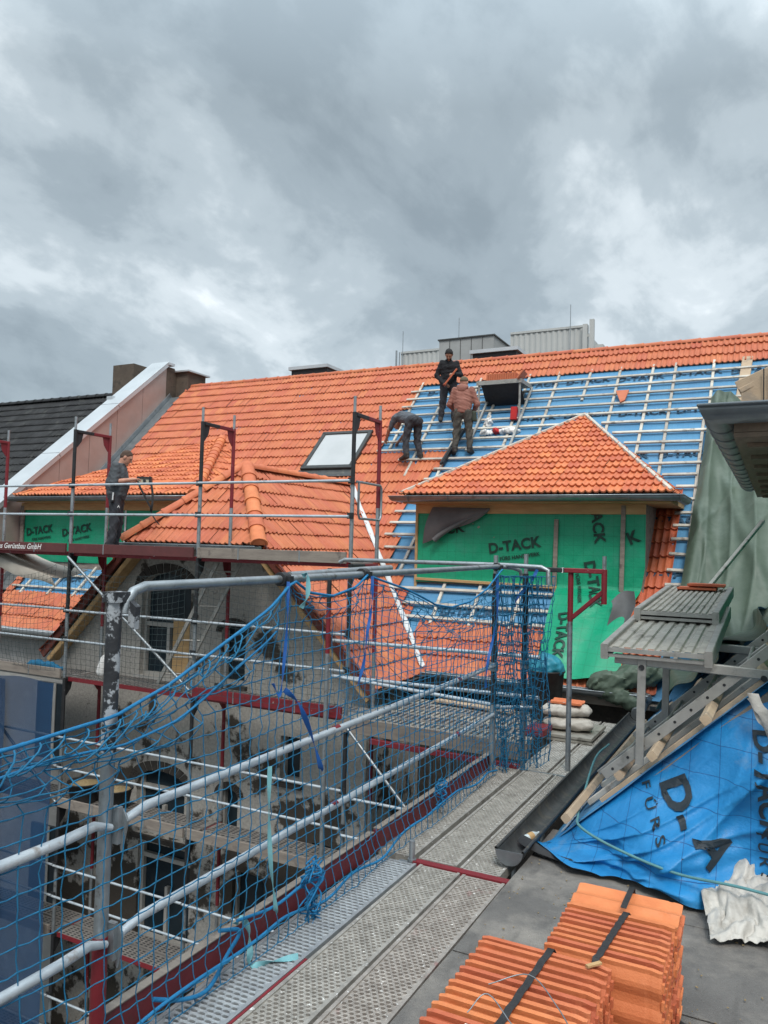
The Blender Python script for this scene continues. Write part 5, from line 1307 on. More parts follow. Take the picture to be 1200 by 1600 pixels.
def bundle(x0, x1, y0, n, p, z0, layers, label, nlow=None):
    o = thing('tile_bundle', ((x0+x1)/2, y0+n*p/2, z0), label, 'roof tiles', 'strapped bundles of new roof tiles')
    for l in range(layers):
        nn = n if l == layers-1 or nlow is None else nlow
        for k in range(nn):
            mb = MB(); dx = random.gauss(0, .004); mb.ct = random.random()
            mb_t = MB(); clay_tile(mb_t, x0+dx, x1+dx+random.gauss(0, .004), y0+k*p+random.gauss(0, .0025), z0+l*.272+random.gauss(0, .0015)); mb_t.t = [random.random()]*len(mb_t.f)
            mb_t.build('tile', TILE_N, o)
    return o
def strap(o, x, y0, y1, zt, zb, w=.03):
    P = [(x+.02, y1+.012, zb), (x+.015, y1+.012, zt-.01), (x+.01, y1, zt+.006)]
    for k in range(1, 14): t = k/14; P.append((x+.01-.035*t, y1+(y0-y1)*t, zt+.007+.0035*math.cos(k*PI)))
    P += [(x-.03, y0, zt+.006), (x-.03, y0-.014, zt-.01), (x-.03, y0-.014, zb)]
    rows = [[(p[0]-w/2, p[1], p[2]), (p[0]+w/2, p[1], p[2])] for p in P]
    mb = MB(); mb.sheet(rows, .002); mb.build('strap', STRAP_K, o)
b1 = bundle(-1.165, -.615, 2.50, 16, .057, .05, 2, 'nearest strapped bundle of orange roof tiles standing on edge in two layers'); strap(b1, -.88, 2.48, 3.385, .592, .06)
b2 = bundle(-.915, -.425, 3.43, 9, .055, .05, 2, 'second strapped bundle of orange roof tiles, behind the nearest one'); strap(b2, -.655, 3.41, 3.90, .592, .06)
b3 = thing('tile_bundle', (-.67, 4.06, .05), 'pile of orange roof tiles lying flat at the back end of the bundles', 'roof tiles', 'strapped bundles of new roof tiles')
for k in range(11):
    mb = MB(); dx = random.gauss(0, .006); clay_tile(mb, -.925+dx, -.415+dx, 3.925+random.gauss(0, .005), .045+k*.0485, flat=True); mb.t = [random.random()]*len(mb.f); mb.build('tile', TILE_N, b3)
mb = MB(); mb.sheet([[(-.665+q, y, z) for q in (-.014, .014)] for y, z in ((3.93, .60), (4.0, .603), (4.1, .603), (4.19, .602), (4.2, .55), (4.2, .1))], .002); mb.build('strap', STRAP_K, b3)
b4 = bundle(-.60, -.46, 2.78, 11, .056, .05, 1, 'low row of short orange tile pieces between the two strapped bundles')
mb = MB(); mb.tube(sm([(-1.0, 2.95, .62), (-.86, 3.02, .66), (-.72, 2.9, .64), (-.64, 2.78, .63), (-.66, 2.7, .64)]), .0025, 5); mb.tube(sm([(-1.0, 2.72, .63), (-.95, 2.8, .67), (-.8, 2.7, .63), (-.7, 2.72, .645)]), .0025, 5)
tag(mb.build('wire', ZINC), 'loose bent wires lying on the nearest tile bundle', 'wire')
mb = MB(); mb.box(-.985, 2.60, .625, -.925, 2.66, .628); tag(mb.build('paper_tag', WHITE), 'small white paper tag on the nearest tile bundle', 'tag')
mb = MB(); mb.beam((-.70, 3.30, .606), (-.655, 3.355, .608), .018, .010); tag(mb.build('wood_wedge', WOODY), 'small yellow wood wedge at the corner of the nearest tile bundle', 'wedge')
mb = SDF((-1.30, 3.40, .02), (-1.2, 3.5, .08), .004); mb.ell((-1.25, 3.45, .045), (.018, .012, .01)); m2 = MB(); mb.mesh(m2); tag(m2.build('mortar_crumb', WHITE), 'white crumb on the felt left of the nearest tile bundle', 'crumb')
mb = MB(); mb.tube(sm([(-.46, 4.12, .05), (-.35, 4.05, .05), (-.2, 4.0, .05), (.0, 3.95, .05)]), .012, 8); tag(mb.build('cable', STRAP_K), 'black cable end on the flat roof right of the bundles', 'cable')
def debris():
    for k in range(150):
        x, y = (RNG.uniform(-.40, .3), RNG.uniform(3.6, 5.3)) if k < 50 else (RNG.uniform(-1.6, -.9), RNG.uniform(3.4, 5.7)); mb = MB(); a = RNG.uniform(0, 6); l = RNG.uniform(.003, .014)
        mb.beam((x, y, .046), (x+l*math.cos(a), y+l*math.sin(a), .047), .45*l+.002, .004); yield mb
mb = MB()
for q in debris(): mb.add(q.v, q.f)
tag(mb.build('chippings', SAND), 'scatter of fine chippings over the grey felt around the tile bundles', 'chippings', kind='stuff')

# ---------------------------------------------------------------- aluminium trestle and telescopic stage on the near slope
tr = thing('roof_trestle', (-.6, 7.2, .4), 'aluminium roof trestle with two overlapping corrugated stage boards', 'trestle')
def trestle():
    for y in (6.12, 7.55):
        mb = MB()
        a, b = NR(-1.09, y, .15), NR(.12, y, .15)
        if y < 6.5: mb.beam(a, b, .022, .075, up=nr_n)
        else: mb.beam(a, b, .022, .075, up=nr_n)
        n = 11
        for k in range(n):
            c = a+(b-a)*((k+.6)/n); mb.tube([c+np.array((0, -.014, 0)), c+np.array((0, -.011, 0))], .011, 8, m=1)
        mb.build('rail', [ALU, BLACKS], tr)
        xt = -.93; zb = NR(xt, y, .15)[2]
        mb = MB(); mb.beam((xt, y-.026, zb-.02), (xt+.012, y-.026, 1.52), .06, .022, up=(0, 1, 0)); mb.tube([(xt+.01, y-.042, 1.45), (xt+.01, y-.037, 1.45)], .022, 10, m=1); mb.build('leg', [ALU, BLACKS], tr)
        mb = MB(); mb.beam((-1.12, y+.004, 1.50), (-.06, y-.004, 1.475), .05, .07); mb.tube([(-.10, y-.034, 1.45), (-.10, y-.03, 1.45)], .022, 10, m=1); mb.build('top_bar', [ALU, BLACKS], tr)
    for y in (6.85,):
        m2 = MB(); m2.beam(NR(-1.28, y, .14), NR(.0, y+.05, .14), .05, .035, up=nr_n); m2.build('bearer', [ALU], tr)
    mb = MB()
    for k in range(4):
        c = NR(-.98+k*.29, 6.16, .15); mb.pole(c, c+np.array((0, 1.38, 0)), .016, 8)
    mb.build('rung', [ALU], tr)
    def stage(x0, x1, y0, y1, z, s, n):
        zz = lambda y: z+s*(y-y0)
        mb = MB(); prof = []; wv = (x1-x0-.10)/n
        for k in range(n):
            b = x0+.05+k*wv; prof += [(b, 0), (b+.28*wv, 0), (b+.40*wv, .014), (b+.88*wv, .014), (b+wv, 0)]
        ys = np.linspace(y0+.03, y1, 8)
        mb.sheet([[(q[0], y, zz(y)+q[1]-.025) for y in ys] for q in prof], -.004, smooth=False); mb.build('stage_deck', [ALU_S], tr)
        for xa in (x0, x1-.05):
            mb = MB(); mb.beam((xa+.025, y0, z-.045), (xa+.025, y1, zz(y1)-.045), .055, .115, c=.006); mb.build('side_channel', [ALU], tr)
        mb = MB(); mb.box(x0+.053, y0+.005, z-.045, x1-.053, y0+.028, z-.012); mb.box(x0+.053, y0+.02, z-.085, x1-.053, y0+.03, z-.06); mb.build('end_rail', [ALU], tr)
    stage(-1.21, -.43, 6.03, 8.3, 1.60, .085, 8)
    stage(-1.17, -.47, 7.28, 9.6, 1.80, .06, 11)
trestle()
for k, (x, y, z, w, lb) in enumerate(((-1.02, 9.15, 1.925, .40, 'red roof tile lying on the far end of the stage, the lower of two'), (-.92, 9.2, 1.965, .38, 'red roof tile lying on top of another at the far end of the stage'))):
    mb = MB(); clay_tile(mb, x, x+w, y, z-.02, flat=True); tag(mb.build('roof_tile', TILE_D), lb, 'roof tile')
mb = MB(); mb.beam((-.80, 9.75, 1.85), (-.20, 10.9, 2.75), .05, .04); tag(mb.build('timber_batten', BATT), 'pale batten leaning up behind the far end of the trestle stage', 'batten')

# ---------------------------------------------------------------- olive tarpaulin over the valley
def olive():
    P = []
    for u in np.linspace(0, 1, 130):
        row = []
        for v in np.linspace(0, 1, 110):
            x = -1.22-.16*v*(1-u)+2.3*u; y = 16.45-4.4*v+.12*math.sin(u*13)*(1-v); w = .05*math.sin(u*17+v*1.4)+.022*math.sin(u*43-v*5)+.06*float(fbm(np.array([u*3]), np.array([v*2.2]), 91)[0])
            w += .13*math.exp(-((u-.05)/.045)**2)+.05*abs(math.sin((u*3-v*2.2)*PI*1.3))**10+.035*(1-abs(math.sin(u*21+v*2.3+math.sin(v*6))))**4+.03*(1-abs(math.sin(u*9+v*9)))**6
            row.append(RP(x, y, .14+w+.42*u*min(1, v*2)))
        P.append(row)
    mb = MB(); mb.sheet(P, .005); tag(mb.build('tarpaulin', OLIVE), 'olive green tarpaulin hanging in folds over the right end of the roof', 'tarpaulin')
    P = []
    for u in np.linspace(0, 1, 50):
        row = []
        for v in np.linspace(0, 1, 50):
            x = -1.15+1.12*u; y = 9.3+3.3*v+.25*math.sin(u*5)*(1-v); w = .04*math.sin(u*19+v*3)+.05*float(fbm(np.array([u*3]), np.array([v*3]), 95)[0])
            row.append(NR(x, y, .16+w+.10*abs(math.sin(u*7+v*2))**6))
        P.append(row)
    mb = MB(); mb.sheet(P, .005); tag(mb.build('tarpaulin', OLIVE), 'lower fold of olive tarpaulin spread over the near slope behind the trestle', 'tarpaulin')
    for c, lb, sd, L in (((-2.05, 11.5, .42), 'crumpled olive tarpaulin bundled on the eaves gutter below the trestle', 5, .5),):
        s = SDF((c[0]-.6, c[1]-.5, c[2]-.45), (c[0]+1.3, c[1]+.7, c[2]+.7), .02)
        s.cap((c[0]-.25, c[1]-.1, c[2]), (c[0]+.35, c[1], c[2]+.18), .16, .14, .08); s.cap((c[0]+.2, c[1], c[2]+.15), (c[0]+.95, c[1]+.25, c[2]+.3), .14, .12, .08); s.cap((c[0]-.1, c[1]-.15, c[2]-.1), (c[0]+.3, c[1]-.2, c[2]-.22), .11, .08, .06); s.cap((c[0]+.1, c[1]+.1, c[2]+.1), (c[0]+.1, c[1]+.4, c[2]+.3), .14, .1, .06)
        s.ripple(.035, 22, sd, (1, 2, 2)); s.ripple(.016, 60, sd+1); m2 = MB(); s.mesh(m2); tag(m2.build('tarpaulin', OLIVE), lb, 'tarpaulin')
    P = []
    for u in np.linspace(0, 1, 20): P.append([(-2.32+.34*u+.03*math.sin(v*6), 12.3-.25*v+.1*math.sin(u*PI), 1.55-.5*v+.22*u*(1-v)+.06*math.sin(u*4+v*5)) for v in np.linspace(0, 1, 14)])
    mb = MB(); mb.sheet(P, .004, m_back=1); tag(mb.build('membrane_offcut', [BLUE_T, GREY_U]), 'grey and blue membrane offcut folded beside the strip of red tiles', 'membrane offcut')
olive()

# ---------------------------------------------------------------- sacks and boards in the corner
def sack(c, r, rot, label):
    s = SDF((c[0]-.45, c[1]-.45, c[2]-.05), (c[0]+.45, c[1]+.45, c[2]+.3), .012); a = np.array((math.cos(rot), math.sin(rot), 0))
    p = np.array(c)+np.array((0, 0, r)); M = [a, np.cross((0, 0, 1), a), (0, 0, 1)]
    s.ell(p, (.29, .19, r), M); s.ell(p+a*.2, (.11, .17, r*.7), M, .05); s.ell(p-a*.2, (.11, .17, r*.7), M, .05); s.ripple(.010, 38, int(c[2]*100)+3)
    m2 = MB(); s.mesh(m2); return tag(m2.build('sack', SACK), label, 'sack')
pl = MB(); pl.box(-2.62, 9.5, .03, -2.0, 10.35, .07); pl.beam((-2.62, 9.52, .02), (-2.0, 9.52, .02), .04, .05); tag(pl.build('pallet_board', ALU_S), 'small grey board under the two dusty sacks', 'board')
sack((-2.36, 9.85, .07), .085, .15, 'dusty white sack lying underneath another on the small board')
sack((-2.40, 9.9, .22), .085, .35, 'dusty white sack with an orange tile on its top')
mb = MB(); clay_tile(mb, -2.60, -2.2, 9.78, .375, flat=True); tag(mb.build('roof_tile', TILE_N), 'orange roof tile lying on the upper sack', 'roof tile')
tub((-2.78, 10.3, .1), .24, .62, 'dark bucket with teal sheeting behind the bunched net at the corner')
s = SDF((-3.2, 10.0, .55), (-2.4, 10.7, 1.1), .018); s.ell((-2.78, 10.3, .75), (.24, .22, .18)); s.ripple(.03, 24, 8); m2 = MB(); s.mesh(m2); tag(m2.build('plastic_bag', mat('teal bag', (.02, .22, .30), (.015, .16, .24), 6, .5, .3, 20)), 'crumpled teal bag lying in the bucket by the corner posts', 'bag')
mb = MB(); mb.beam((-4.4, 10.4, .12), (-3.2, 10.2, .13), .14, .03); tag(mb.build('timber_plank', WOODN), 'short plank lying on the corner deck under the eaves', 'plank')
mb = MB(); mb.box(-2.75, 9.2, .09, -2.5, 9.6, .16); tag(mb.build('red_crate', REDP), 'low red metal tray on the corner deck beside the net', 'tray')

# ---------------------------------------------------------------- tile trestle and bags on the big slope
ts = thing('tile_stand', (-5.5, 16.4, 5.2), 'aluminium stand on the battens carrying a row of roof tiles beside the workers', 'stand')
def stand():
    z = 6.02; x0, x1 = -6.05, -5.05; y0, y1 = 16.25, 17.0
    mb = MB(); mb.box(x0, y0, z-.05, x1, y1, z); mb.box(x0-.02, y0-.03, z-.07, x1+.02, y0-.004, z+.02); mb.box(x1+.002, y0, z-.07, x1+.022, y1, z+.02); mb.build('stand_top', [ALU], ts)
    for x in (x0+.03, x1-.03):
        mb = MB(); mb.beam((x, y0+.02, z-.05), (x, y0+.02, y0+.02-11.2+.1), .04, .03, up=(0, 1, 0)); mb.build('leg', [ALU], ts)
        mb = MB(); mb.beam(RP(x+.05, 15.5, .12), RP(x+.05, 17.1, .12), .05, .04, up=NM); mb.build('runner', [ALU], ts)
    mb = MB(); mb.prism([(x0+.05, y0+.1, z-.052), (x1-.05, y0+.1, z-.052), (x1-.05, y0+.5, z-.45), (x0+.05, y0+.5, z-.45)], (0, .02, 0)); mb.build('back_plate', [BLACKS], ts)
stand()
def stand_tile(k):
    x = -5.84+k*.052; mb = MB()
    for q in range(2): mb.beam((x+q*.022, 16.45, 6.005), (x+q*.022+.01, 16.45, 6.19), .028-.006*q, .40, up=(0, 1, 0), c=.004)
    return mb
for k in range(13):
    mb = stand_tile(k); tag(mb.build('roof_tile', TILE), 'red roof tile standing in the row on the aluminium stand', 'roof tile', 'row of roof tiles on the stand')
mb = MB(); mb.beam((-5.12, 16.3, 6.02), (-4.98, 16.32, 6.20), .03, .34, up=(0, 1, 0)); tag(mb.build('roof_tile', TILE), 'red roof tile leaning at the right end of the row on the stand', 'roof tile')
for c, r, m_, lb in (((-5.72, 15.95, 4.83), (.14, .09, .07), WHITE, 'small white bag on the battens under the stand, left of the red one'), ((-5.5, 15.98, 4.86), (.09, .08, .07), REDPL, 'small red bag on the battens under the stand'),
                     ((-5.2, 15.98, 4.86), (.24, .10, .07), WHITE, 'long white bag on the battens under the stand'), ((-5.75, 16.2, 5.12), (.09, .08, .12), WHITE, 'upright white bag above the small white one under the stand')):
    s = SDF(np.array(c)-.35, np.array(c)+.35, .012); s.ell(c, r); s.ripple(.030, 32, int(abs(c[0])*100)); m2 = MB(); s.mesh(m2); tag(m2.build('bag', m_), lb, 'bag')
mb = MB(); mb.beam((-5.2, 16.25, 5.14), (-5.19, 16.27, 5.42), .14, .12, up=(0, 1, 0)); tag(mb.build('tool_box', REDPL), 'red box standing at the right leg of the stand', 'box')
mb = MB(); mb.prism([RP(-3.13, 16.86, .09), RP(-2.86, 16.86, .09), RP(-2.90, 16.6, .09), RP(-2.98, 16.55, .09)], NM*.03); tag(mb.build('tile_fragment', TILE), 'broken orange tile piece hooked on the battens right of the stand', 'tile')
mb = MB(); mb.beam(RP(-6.42, 15.2, .12), RP(-6.28, 16.05, .12), .05, .06, up=NM); mb.beam(RP(-6.36, 15.2, .12), RP(-6.22, 16.05, .12), .02, .09, up=NM); tag(mb.build('spirit_level', BLACKS), 'dark tool bar lying up the battens beside the hooded worker', 'tool')
# courtyard floor far below
mb = MB(); n = 30
mb.grid([[(x, y, -8+.02*math.sin(x*1.7+y)) for y in np.linspace(-700, 900, n)] for x in np.linspace(-900, 700, n)], True); tag(mb.build('ground', EARTH), kind='structure')
# ================================================================ the four workers
def person(label, pos, face, J, look):
    """J: joints in the person's own frame (x right, y forward, z up), metres"""
    f = np.array((face[0], face[1], 0.)); f /= np.linalg.norm(f); r = np.array((f[1], -f[0], 0.))
    T = (np.stack([r, f, np.array((0, 0, 1.))], 1), np.array(pos, float))
    o = thing('person', pos, label, 'person')
    J = {k: np.array(v, float) for k, v in J.items()}
    allp = np.array([v for k, v in J.items() if k not in ('hf',)]); lo, hi = allp.min(0)-.30, allp.max(0)+.30
    lat = J['shR']-J['shL']; lat /= np.linalg.norm(lat); sp = J['neck']-J['pel']; sp /= np.linalg.norm(sp)
    lp = J['hipR']-J['hipL']; lp /= np.linalg.norm(lp)
    def torso(s, e, kk=.05):
        for q in (-1, 1):
            s.cap(J['chest']+lat*q*.085, J['pel']+lp*q*.065+sp*.02, .105+e, .10+e, kk)
            s.cap(J['chest']+lat*q*.04+sp*.03, J['sh'+('R' if q > 0 else 'L')], .085+e*.7, .052+e*.6, kk)
        s.cap(J['chest']+sp*.02, J['neck']-sp*.02, .09+e, .062+e*.8, kk)
        s.cap((J['chest']+J['pel'])/2+np.cross(lat, sp)*-.0, J['pel'], .11+e+look.get('belly', 0), .10+e+look.get('belly', 0)*.5, kk)
    def arm(s, q, e, t=1.0, kk=.02):
        a, b, c = J['sh'+q], J['el'+q], J['wr'+q]
        s.cap(a, b, .054+e, .043+e, kk)
        if t > 0: s.cap(b, b+(c-b)*t, .043+e, .043+e+(.029-.043)*t, kk)
    def leg(s, q, e, t=1.0, kk=.03):
        a, b, c = J['hip'+q], J['kn'+q], J['an'+q]
        s.cap(a, b, .088+e, .060+e, kk); s.cap(b, b+(c-b)*t, .060+e, .060+e-.018*t, kk)
    hf = np.array(J['hf'])/np.linalg.norm(J['hf']); hr = np.cross(hf, sp if abs(hf@sp) < .9 else np.array((0, 0, 1.))); hr /= np.linalg.norm(hr); hu = np.cross(hr, hf); H = J['head']; M = [hr, hf, hu]
    def at(x, y, z): return H+hr*x+hf*y+hu*z
    # body with head and hands, one surface
    s = SDF(lo, hi, .0085)
    torso(s, -.012); leg(s, 'L', -.012); leg(s, 'R', -.012); arm(s, 'L', 0); arm(s, 'R', 0)
    for q in 'LR': s.cap(J['an'+q], J['toe'+q]-np.array((0, 0, .0)), .036, .028)
    s.cap(J['neck']-sp*.03, at(0, -.02, -.06), .055, .053, .02)
    s.ell(at(0, 0, .015), (.074, .094, .105), M, .02); s.ell(at(0, .02, -.055), (.056, .072, .06), M, .03); s.ell(at(0, .075, -.095), (.028, .02, .018), M, .02)
    s.cap(at(0, .088, .02), at(0, .112, -.022), .010, .014, .012)                         # nose
    s.cap(at(-.04, .083, .035), at(.04, .083, .035), .010, .010, .012)                    # brow
    for q in (-1, 1):
        s.ell(at(q*.032, .096, .014), (.015, .010, .009), M, .01, True)                  # eye sockets
        s.ell(at(q*.078, -.008, -.005), (.011, .024, .034), M, .008)                       # ears
    s.cap(at(-.022, .092, -.056), at(.022, .092, -.056), .006, .006, .008)              # lips
    s.ell(at(0, .103, -.050), (.022, .006, .003), M, .004, True)
    for q in 'LR':
        w = J['wr'+q]; d = J.get('hd'+q, w-J['el'+q]); d = d/np.linalg.norm(d); n = J.get('hn'+q, np.array((0, 0, -1.))); n = n-d*(n@d); n /= np.linalg.norm(n); sd = np.cross(d, n)*(1 if q == 'R' else -1)
        c = w+d*.055
        for k in (-1, 0, 1): s.cap(w+d*.01+sd*k*.016, w+d*.085+sd*k*.026, .017, .013, .012)
        curl = look.get('curl', .8)
        for k, L in enumerate((.066, .076, .072, .056)):
            p0 = w+d*.088+sd*(.033-.0215*k); a1 = curl*(.6+.08*k); p1 = p0+(d*math.cos(a1)+n*math.sin(a1))*L*.5; a2 = a1+curl*.9; p2 = p1+(d*math.cos(a2)+n*math.sin(a2))*L*.5
            s.cap(p0-d*.012, p1, .0095, .009, .004); s.cap(p1, p2, .009, .0078, .003)
        t0 = w+d*.03+sd*.03; t1 = t0+(d*.6+sd*.55+n*.35)*.042; t2 = t1+(d*.85+n*.55)*.032; s.cap(t0, t1, .013, .0105, .008); s.cap(t1, t2, .0105, .009, .004)
    mb = MB(); s.mesh(mb, T); mb.build('body', look['skin'], o)
    for q in (-1, 1):
        mb = MB(); e = SDF(at(q*.032, .088, .014)-.02, at(q*.032, .088, .014)+.02, .003); e.ell(at(q*.032, .0885, .014), (.010, .007, .006), M); e.mesh(mb, T); mb.build('eye', look.get('eye', BLACKS), o)
    # clothes
    s = SDF(lo, hi, .0115); e = look.get('loose', .014); torso(s, e)
    for q in 'LR': arm(s, q, e*.85, look['sleeve'], .03)
    s.ripple(.009, 42, 3); s.cut(J['pel']-sp*look.get('hem', .07), -sp); s.cut(J['neck']+sp*.012, sp)
    if look['sleeve'] > .5:
        for q in 'LR': pass
    mb = MB(); s.mesh(mb, T); mb.build(look.get('topname', 'shirt'), look['top'], o)
    if look.get('hood'):
        s = SDF(H-.3, H+.3, .01); s.cap(J['neck']+lat*.08-hf*.05, J['neck']-lat*.08-hf*.05, .05, .05); s.ell(J['neck']-hf*.085-sp*.03, (.10, .06, .10), None, .04); mb = MB(); s.mesh(mb, T); mb.build('hood', look['top'], o)
    s = SDF(lo, hi, .0115); e = .016
    for q in 'LR': leg(s, q, e, .96)
    for q in (-1, 1): s.cap(J['pel']+lp*q*.06+sp*.03, J['pel']+lp*q*.07-sp*.08, .105, .10, .04)
    s.ripple(.011, 46, 6, (1, 1, .7)); s.cut(J['pel']+sp*.055, sp)
    mb = MB(); s.mesh(mb, T); tr_ = mb.build('trousers', look['legs'], o)
    for q in 'LR':
        s = SDF(J['an'+q]-.3, J['an'+q]+.3, .009); d = J['toe'+q]-J['an'+q]; d[2] = 0; d /= np.linalg.norm(d)
        b = J['an'+q].copy(); zf = J['toe'+q][2]
        s.cap(b-d*.03+np.array((0, 0, .03)), b+d*.0, .055, .052, .03); s.cap(b-d*.05+np.array((0, 0, -.035)), J['toe'+q]+d*.03, .042, .038, .03); s.cap(b+d*.02, J['toe'+q], .05, .038, .03)
        s.cut((0, 0, zf-.032), (0, 0, -1)); mb = MB(); s.mesh(mb, T); mb.build('shoe', SHOE, o)
    # hair or cap
    s = SDF(H-.22, H+.22, .0075)
    if look['hair'] is not None:
        t = look.get('hairt', .012); s.ell(at(0, -.008, .022), (.075+t, .094+t, .105+t), M); 
        s.cut(at(0, .02, .025), -hu*.72+hf*.69); s.ripple(.003, 120, 9)
        mb = MB(); s.mesh(mb, T); mb.build('hair', look['hair'], o)
    if look.get('beard'):
        s = SDF(H-.22, H+.22, .0075); s.ell(at(0, .028, -.062), (.06, .072, .058), M); s.ell(at(0, .09, -.06), (.03, .03, .012), M, .01, True); s.cut(at(0, 0, -.045), hu); mb = MB(); s.mesh(mb, T); mb.build('beard', look['hair'] or look['beard'], o)
    if look.get('cap'):
        s = SDF(H-.26, H+.26, .0075); s.ell(at(0, -.005, .05), (.088, .105, .088), M); s.cut(at(0, 0, .028), -hu); s.ell(at(0, .12, .04), (.07, .075, .010), M, .01); mb = MB(); s.mesh(mb, T); mb.build('cap', look['cap'], o)
    return o, T
def W(T, p): return T[0]@np.array(p, float)+T[1]
def stand_pose(**k):
    J = dict(pel=(0, 0, .95), chest=(0, .0, 1.27), neck=(0, .01, 1.46), head=(0, .05, 1.58), hf=(0, 1, -.2), shL=(-.172, 0, 1.375), shR=(.172, 0, 1.375), elL=(-.25, -.02, 1.09), elR=(.25, -.02, 1.09),
             wrL=(-.24, .1, .86), wrR=(.24, .1, .86), hipL=(-.09, 0, .9), hipR=(.09, 0, .9), knL=(-.10, .02, .49), knR=(.10, .02, .49), anL=(-.11, -.01, .10), anR=(.11, -.01, .10), toeL=(-.13, .14, .032), toeR=(.13, .14, .032))
    J.update(k); return J

# on the scaffold deck, reading a hoist control
o, T = person('man in a charcoal polo shirt standing on the scaffold deck holding a hoist remote control', (-9.60, 9.22, 2.085), (.80, .60),
    stand_pose(neck=(0, .05, 1.44), chest=(0, .02, 1.26), head=(0, .125, 1.545), hf=(0, .88, -.52), elL=(-.24, .06, 1.12), elR=(.25, .0, 1.13), wrL=(-.12, .29, 1.19), wrR=(.12, .27, 1.19),
               hdL=(.35, .9, .1), hdR=(-.35, .9, .1), knL=(-.1, .03, .5), knR=(.1, .0, .5), anR=(.12, -.05, .10), toeR=(.14, .10, .032)),
    dict(skin=SKIN1, top=SHIRTG, legs=TROUG, sleeve=0, hair=HAIRB, hairt=.004, belly=.055, loose=.030, hem=.10, curl=1.0))
mb = SDF((.1, -.15, .75), (.3, .15, 1.0), .01); mb.cap((.19, -.02, .93), (.20, -.03, .82), .035, .03); m2 = MB(); mb.mesh(m2, T); m2.build('belt_pouch', BLACKS, o)
mb = MB(); a = W(T, (.235, -.02, .84)); b = W(T, (.225, -.015, .96)); mb.tube([a, b], .012, 8); mb.build('knife', MEMW, o)
mb = MB(); mb.text('A', lambda x, z: W(T, (.205, .05+x, .72+z)), .06, .01); mb.build('trouser_mark', WHITEP, o)
rc = thing('remote_control', W(T, (0, .41, 1.16)), 'yellow and black hoist remote control in the hands of the man in the polo shirt', 'remote control')
def tb(mb, lo, hi, **k):
    v = [W(T, (x, y-.02, z+.08)) for z in (lo[2], hi[2]) for y in (lo[1], hi[1]) for x in (lo[0], hi[0])]
    mb.add(v, [(0, 2, 3, 1), (4, 5, 7, 6), (0, 1, 5, 4), (2, 6, 7, 3), (0, 4, 6, 2), (1, 3, 7, 5)], **k)
W2_ = lambda T, p: W(T, (p[0], p[1]-.02, p[2]+.08))
mb = MB(); tb(mb, (-.11, .36, 1.06), (.11, .54, 1.13)); mb.build('housing', mat('cream plastic', (.55, .50, .38), (.45, .41, .31), 8, .5), rc)
mb = MB(); tb(mb, (-.12, .53, 1.03), (.12, .56, 1.17)); tb(mb, (-.125, .34, 1.13), (-.11, .56, 1.16)); tb(mb, (.11, .34, 1.13), (.125, .56, 1.16)); mb.build('guard_bar', BLACKS, rc)
mb = MB()
for x, y in ((-.05, .42), (.05, .42), (.0, .48)): mb.tube([W2_(T, (x, y, 1.13)), W2_(T, (x, y, 1.17))], [.012, .018], 8)
mb.tube([W2_(T, (.111, .46, 1.095)), W2_(T, (.125, .46, 1.095))], .025, 10); mb.build('joystick', BLACKS, rc)
mb = MB(); rows = [[W2_(T, (.12, y-.018, z)), W2_(T, (.125, y+.018, z))] for y, z in ((.36, 1.08), (.40, .98), (.47, .85), (.53, .74), (.58, .66), (.585, .60), (.60, .74), (.60, .88), (.58, 1.0), (.55, 1.1))]; mb.sheet(rows, .004)
rows = [[W2_(T, (.12, y-.012, z)), W2_(T, (.124, y+.012, z))] for y, z in ((.58, .62), (.60, .55), (.66, .46), (.72, .39))]; mb.sheet(rows, .004); mb.build('neck_strap', STRAP_K, rc)

zb = lambda y: y-11.2+.115
# bent over laying a tile
o, T = person('man in a blue grey shirt bending over to lay tiles on the roof', (-7.2, 15.29, zb(15.29)-.02), (-.88, .48),
    dict(pel=(0, -.06, .88), chest=(.0, .28, 1.0), neck=(0, .45, .96), head=(0, .57, .87), hf=(0, .45, -.9), shL=(-.19, .38, .97), shR=(.19, .38, .97), elL=(-.22, .55, .72), elR=(.24, .52, .72), wrL=(-.12, .78, .57), wrR=(.17, .74, .50),
         hipL=(-.1, -.06, .86), hipR=(.1, -.08, .86), knL=(-.13, .03, .46), knR=(.14, -.03, .45), anL=(-.16, -.04, .10), anR=(.17, -.12, .10), toeL=(-.18, .10, .035), toeR=(.22, .02, .035), hdL=(0, .6, -.8), hdR=(0, .6, -.8)),
    dict(skin=SKIN2, top=SHIRTB, legs=TROUG, sleeve=0, hair=HAIRB, loose=.02, hem=.03, curl=.9))
s = SDF((.1, -.2, .7), (.4, .3, 1.0), .01); s.cap((.24, .02, .86), (.25, .03, .74), .055, .05); m2 = MB(); s.mesh(m2, T); m2.build('tool_pouch', CAPM, o)
mb = MB(); mb.tube([W(T, (.24, .0, .92)), W(T, (.27, .03, .62))], .008, 6); mb.build('hammer_handle', MEMW, o)
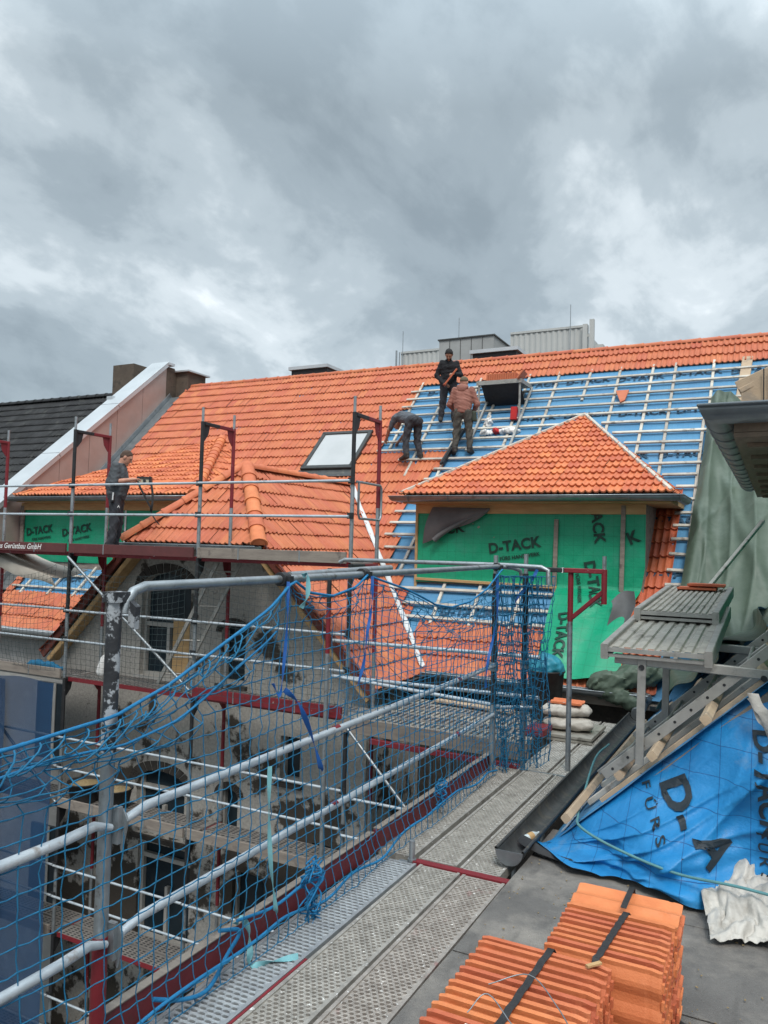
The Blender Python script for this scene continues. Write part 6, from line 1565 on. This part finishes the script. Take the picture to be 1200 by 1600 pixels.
# upright at the ridge side in black
o, T = person('man in a black jacket standing on the battens, looking down at a tile', (-6.74, 16.22, zb(16.22)), (.55, -.83),
    stand_pose(chest=(0, .05, 1.26), shL=(-.165, .05, 1.36), shR=(.165, .05, 1.36), neck=(.02, .09, 1.43), head=(.04, .185, 1.52), hf=(.25, .75, -.75), elR=(.27, -.02, 1.08), wrR=(.13, .20, .83), hdR=(-.6, .7, -.1), elL=(-.25, .08, 1.10), wrL=(-.05, .30, 1.06), hdL=(.6, .6, 0),
               knL=(-.12, .10, .50), knR=(.12, .02, .48), anR=(.16, -.02, .10), toeR=(.19, .13, .032), anL=(-.12, .10, .10), toeL=(-.13, .25, .032)),
    dict(skin=SKIN2, top=JACKET, legs=TROUG, sleeve=.93, hair=HAIRK, hairt=.018, loose=.015, hem=.10, curl=1.1, beard=HAIRK, topname='jacket'))
ta, tb_ = W(T, (.16, .30, .80)), W(T, (-.10, .36, 1.16))
mb = MB(); d = Vector(tb_)-Vector(ta)
mb.beam(ta, tb_, .034, .24, up=T[0][:, 1]); mb.beam(ta, Vector(ta).lerp(Vector(tb_), .06), .055, .24, up=T[0][:, 1]); tag(mb.build('roof_tile', TILE_D), 'red roof tile held slanting in the hands of the man in black', 'roof tile')
# seen from behind in the hooded sweater
o, T = person('person in a dusty rose hooded sweater standing with back turned on the battens', (-6.05, 15.39, zb(15.39)), (-.28, .96),
    stand_pose(chest=(0, .03, 1.26), neck=(0, .04, 1.45), head=(.01, .08, 1.555), hf=(.35, .9, .1), elL=(-.29, .02, 1.08), elR=(.29, .03, 1.08), wrL=(-.20, .24, .98), wrR=(.22, .24, .98), hdL=(.4, .9, .1), hdR=(-.4, .9, .1),
               hipL=(-.1, 0, .9), hipR=(.1, 0, .9), knL=(-.13, .04, .49), knR=(.14, .03, .49), anL=(-.15, -.02, .10), anR=(.17, .0, .10), toeL=(-.19, .12, .032), toeR=(.23, .13, .032)),
    dict(skin=SKIN1, top=HOODIE, legs=TROUO, sleeve=.93, hair=None, cap=CAPM, loose=.020, hem=.08, curl=.9, hood=True, topname='hoodie', belly=.02))
s = SDF((.1, -.15, .7), (.4, .2, 1.0), .01); s.cap((.235, .0, .88), (.245, .0, .74), .055, .06); m2 = MB(); s.mesh(m2, T); m2.build('tool_pouch', mat('olive pouch', (.04, .05, .035), (.03, .036, .026), 8, .8), o)
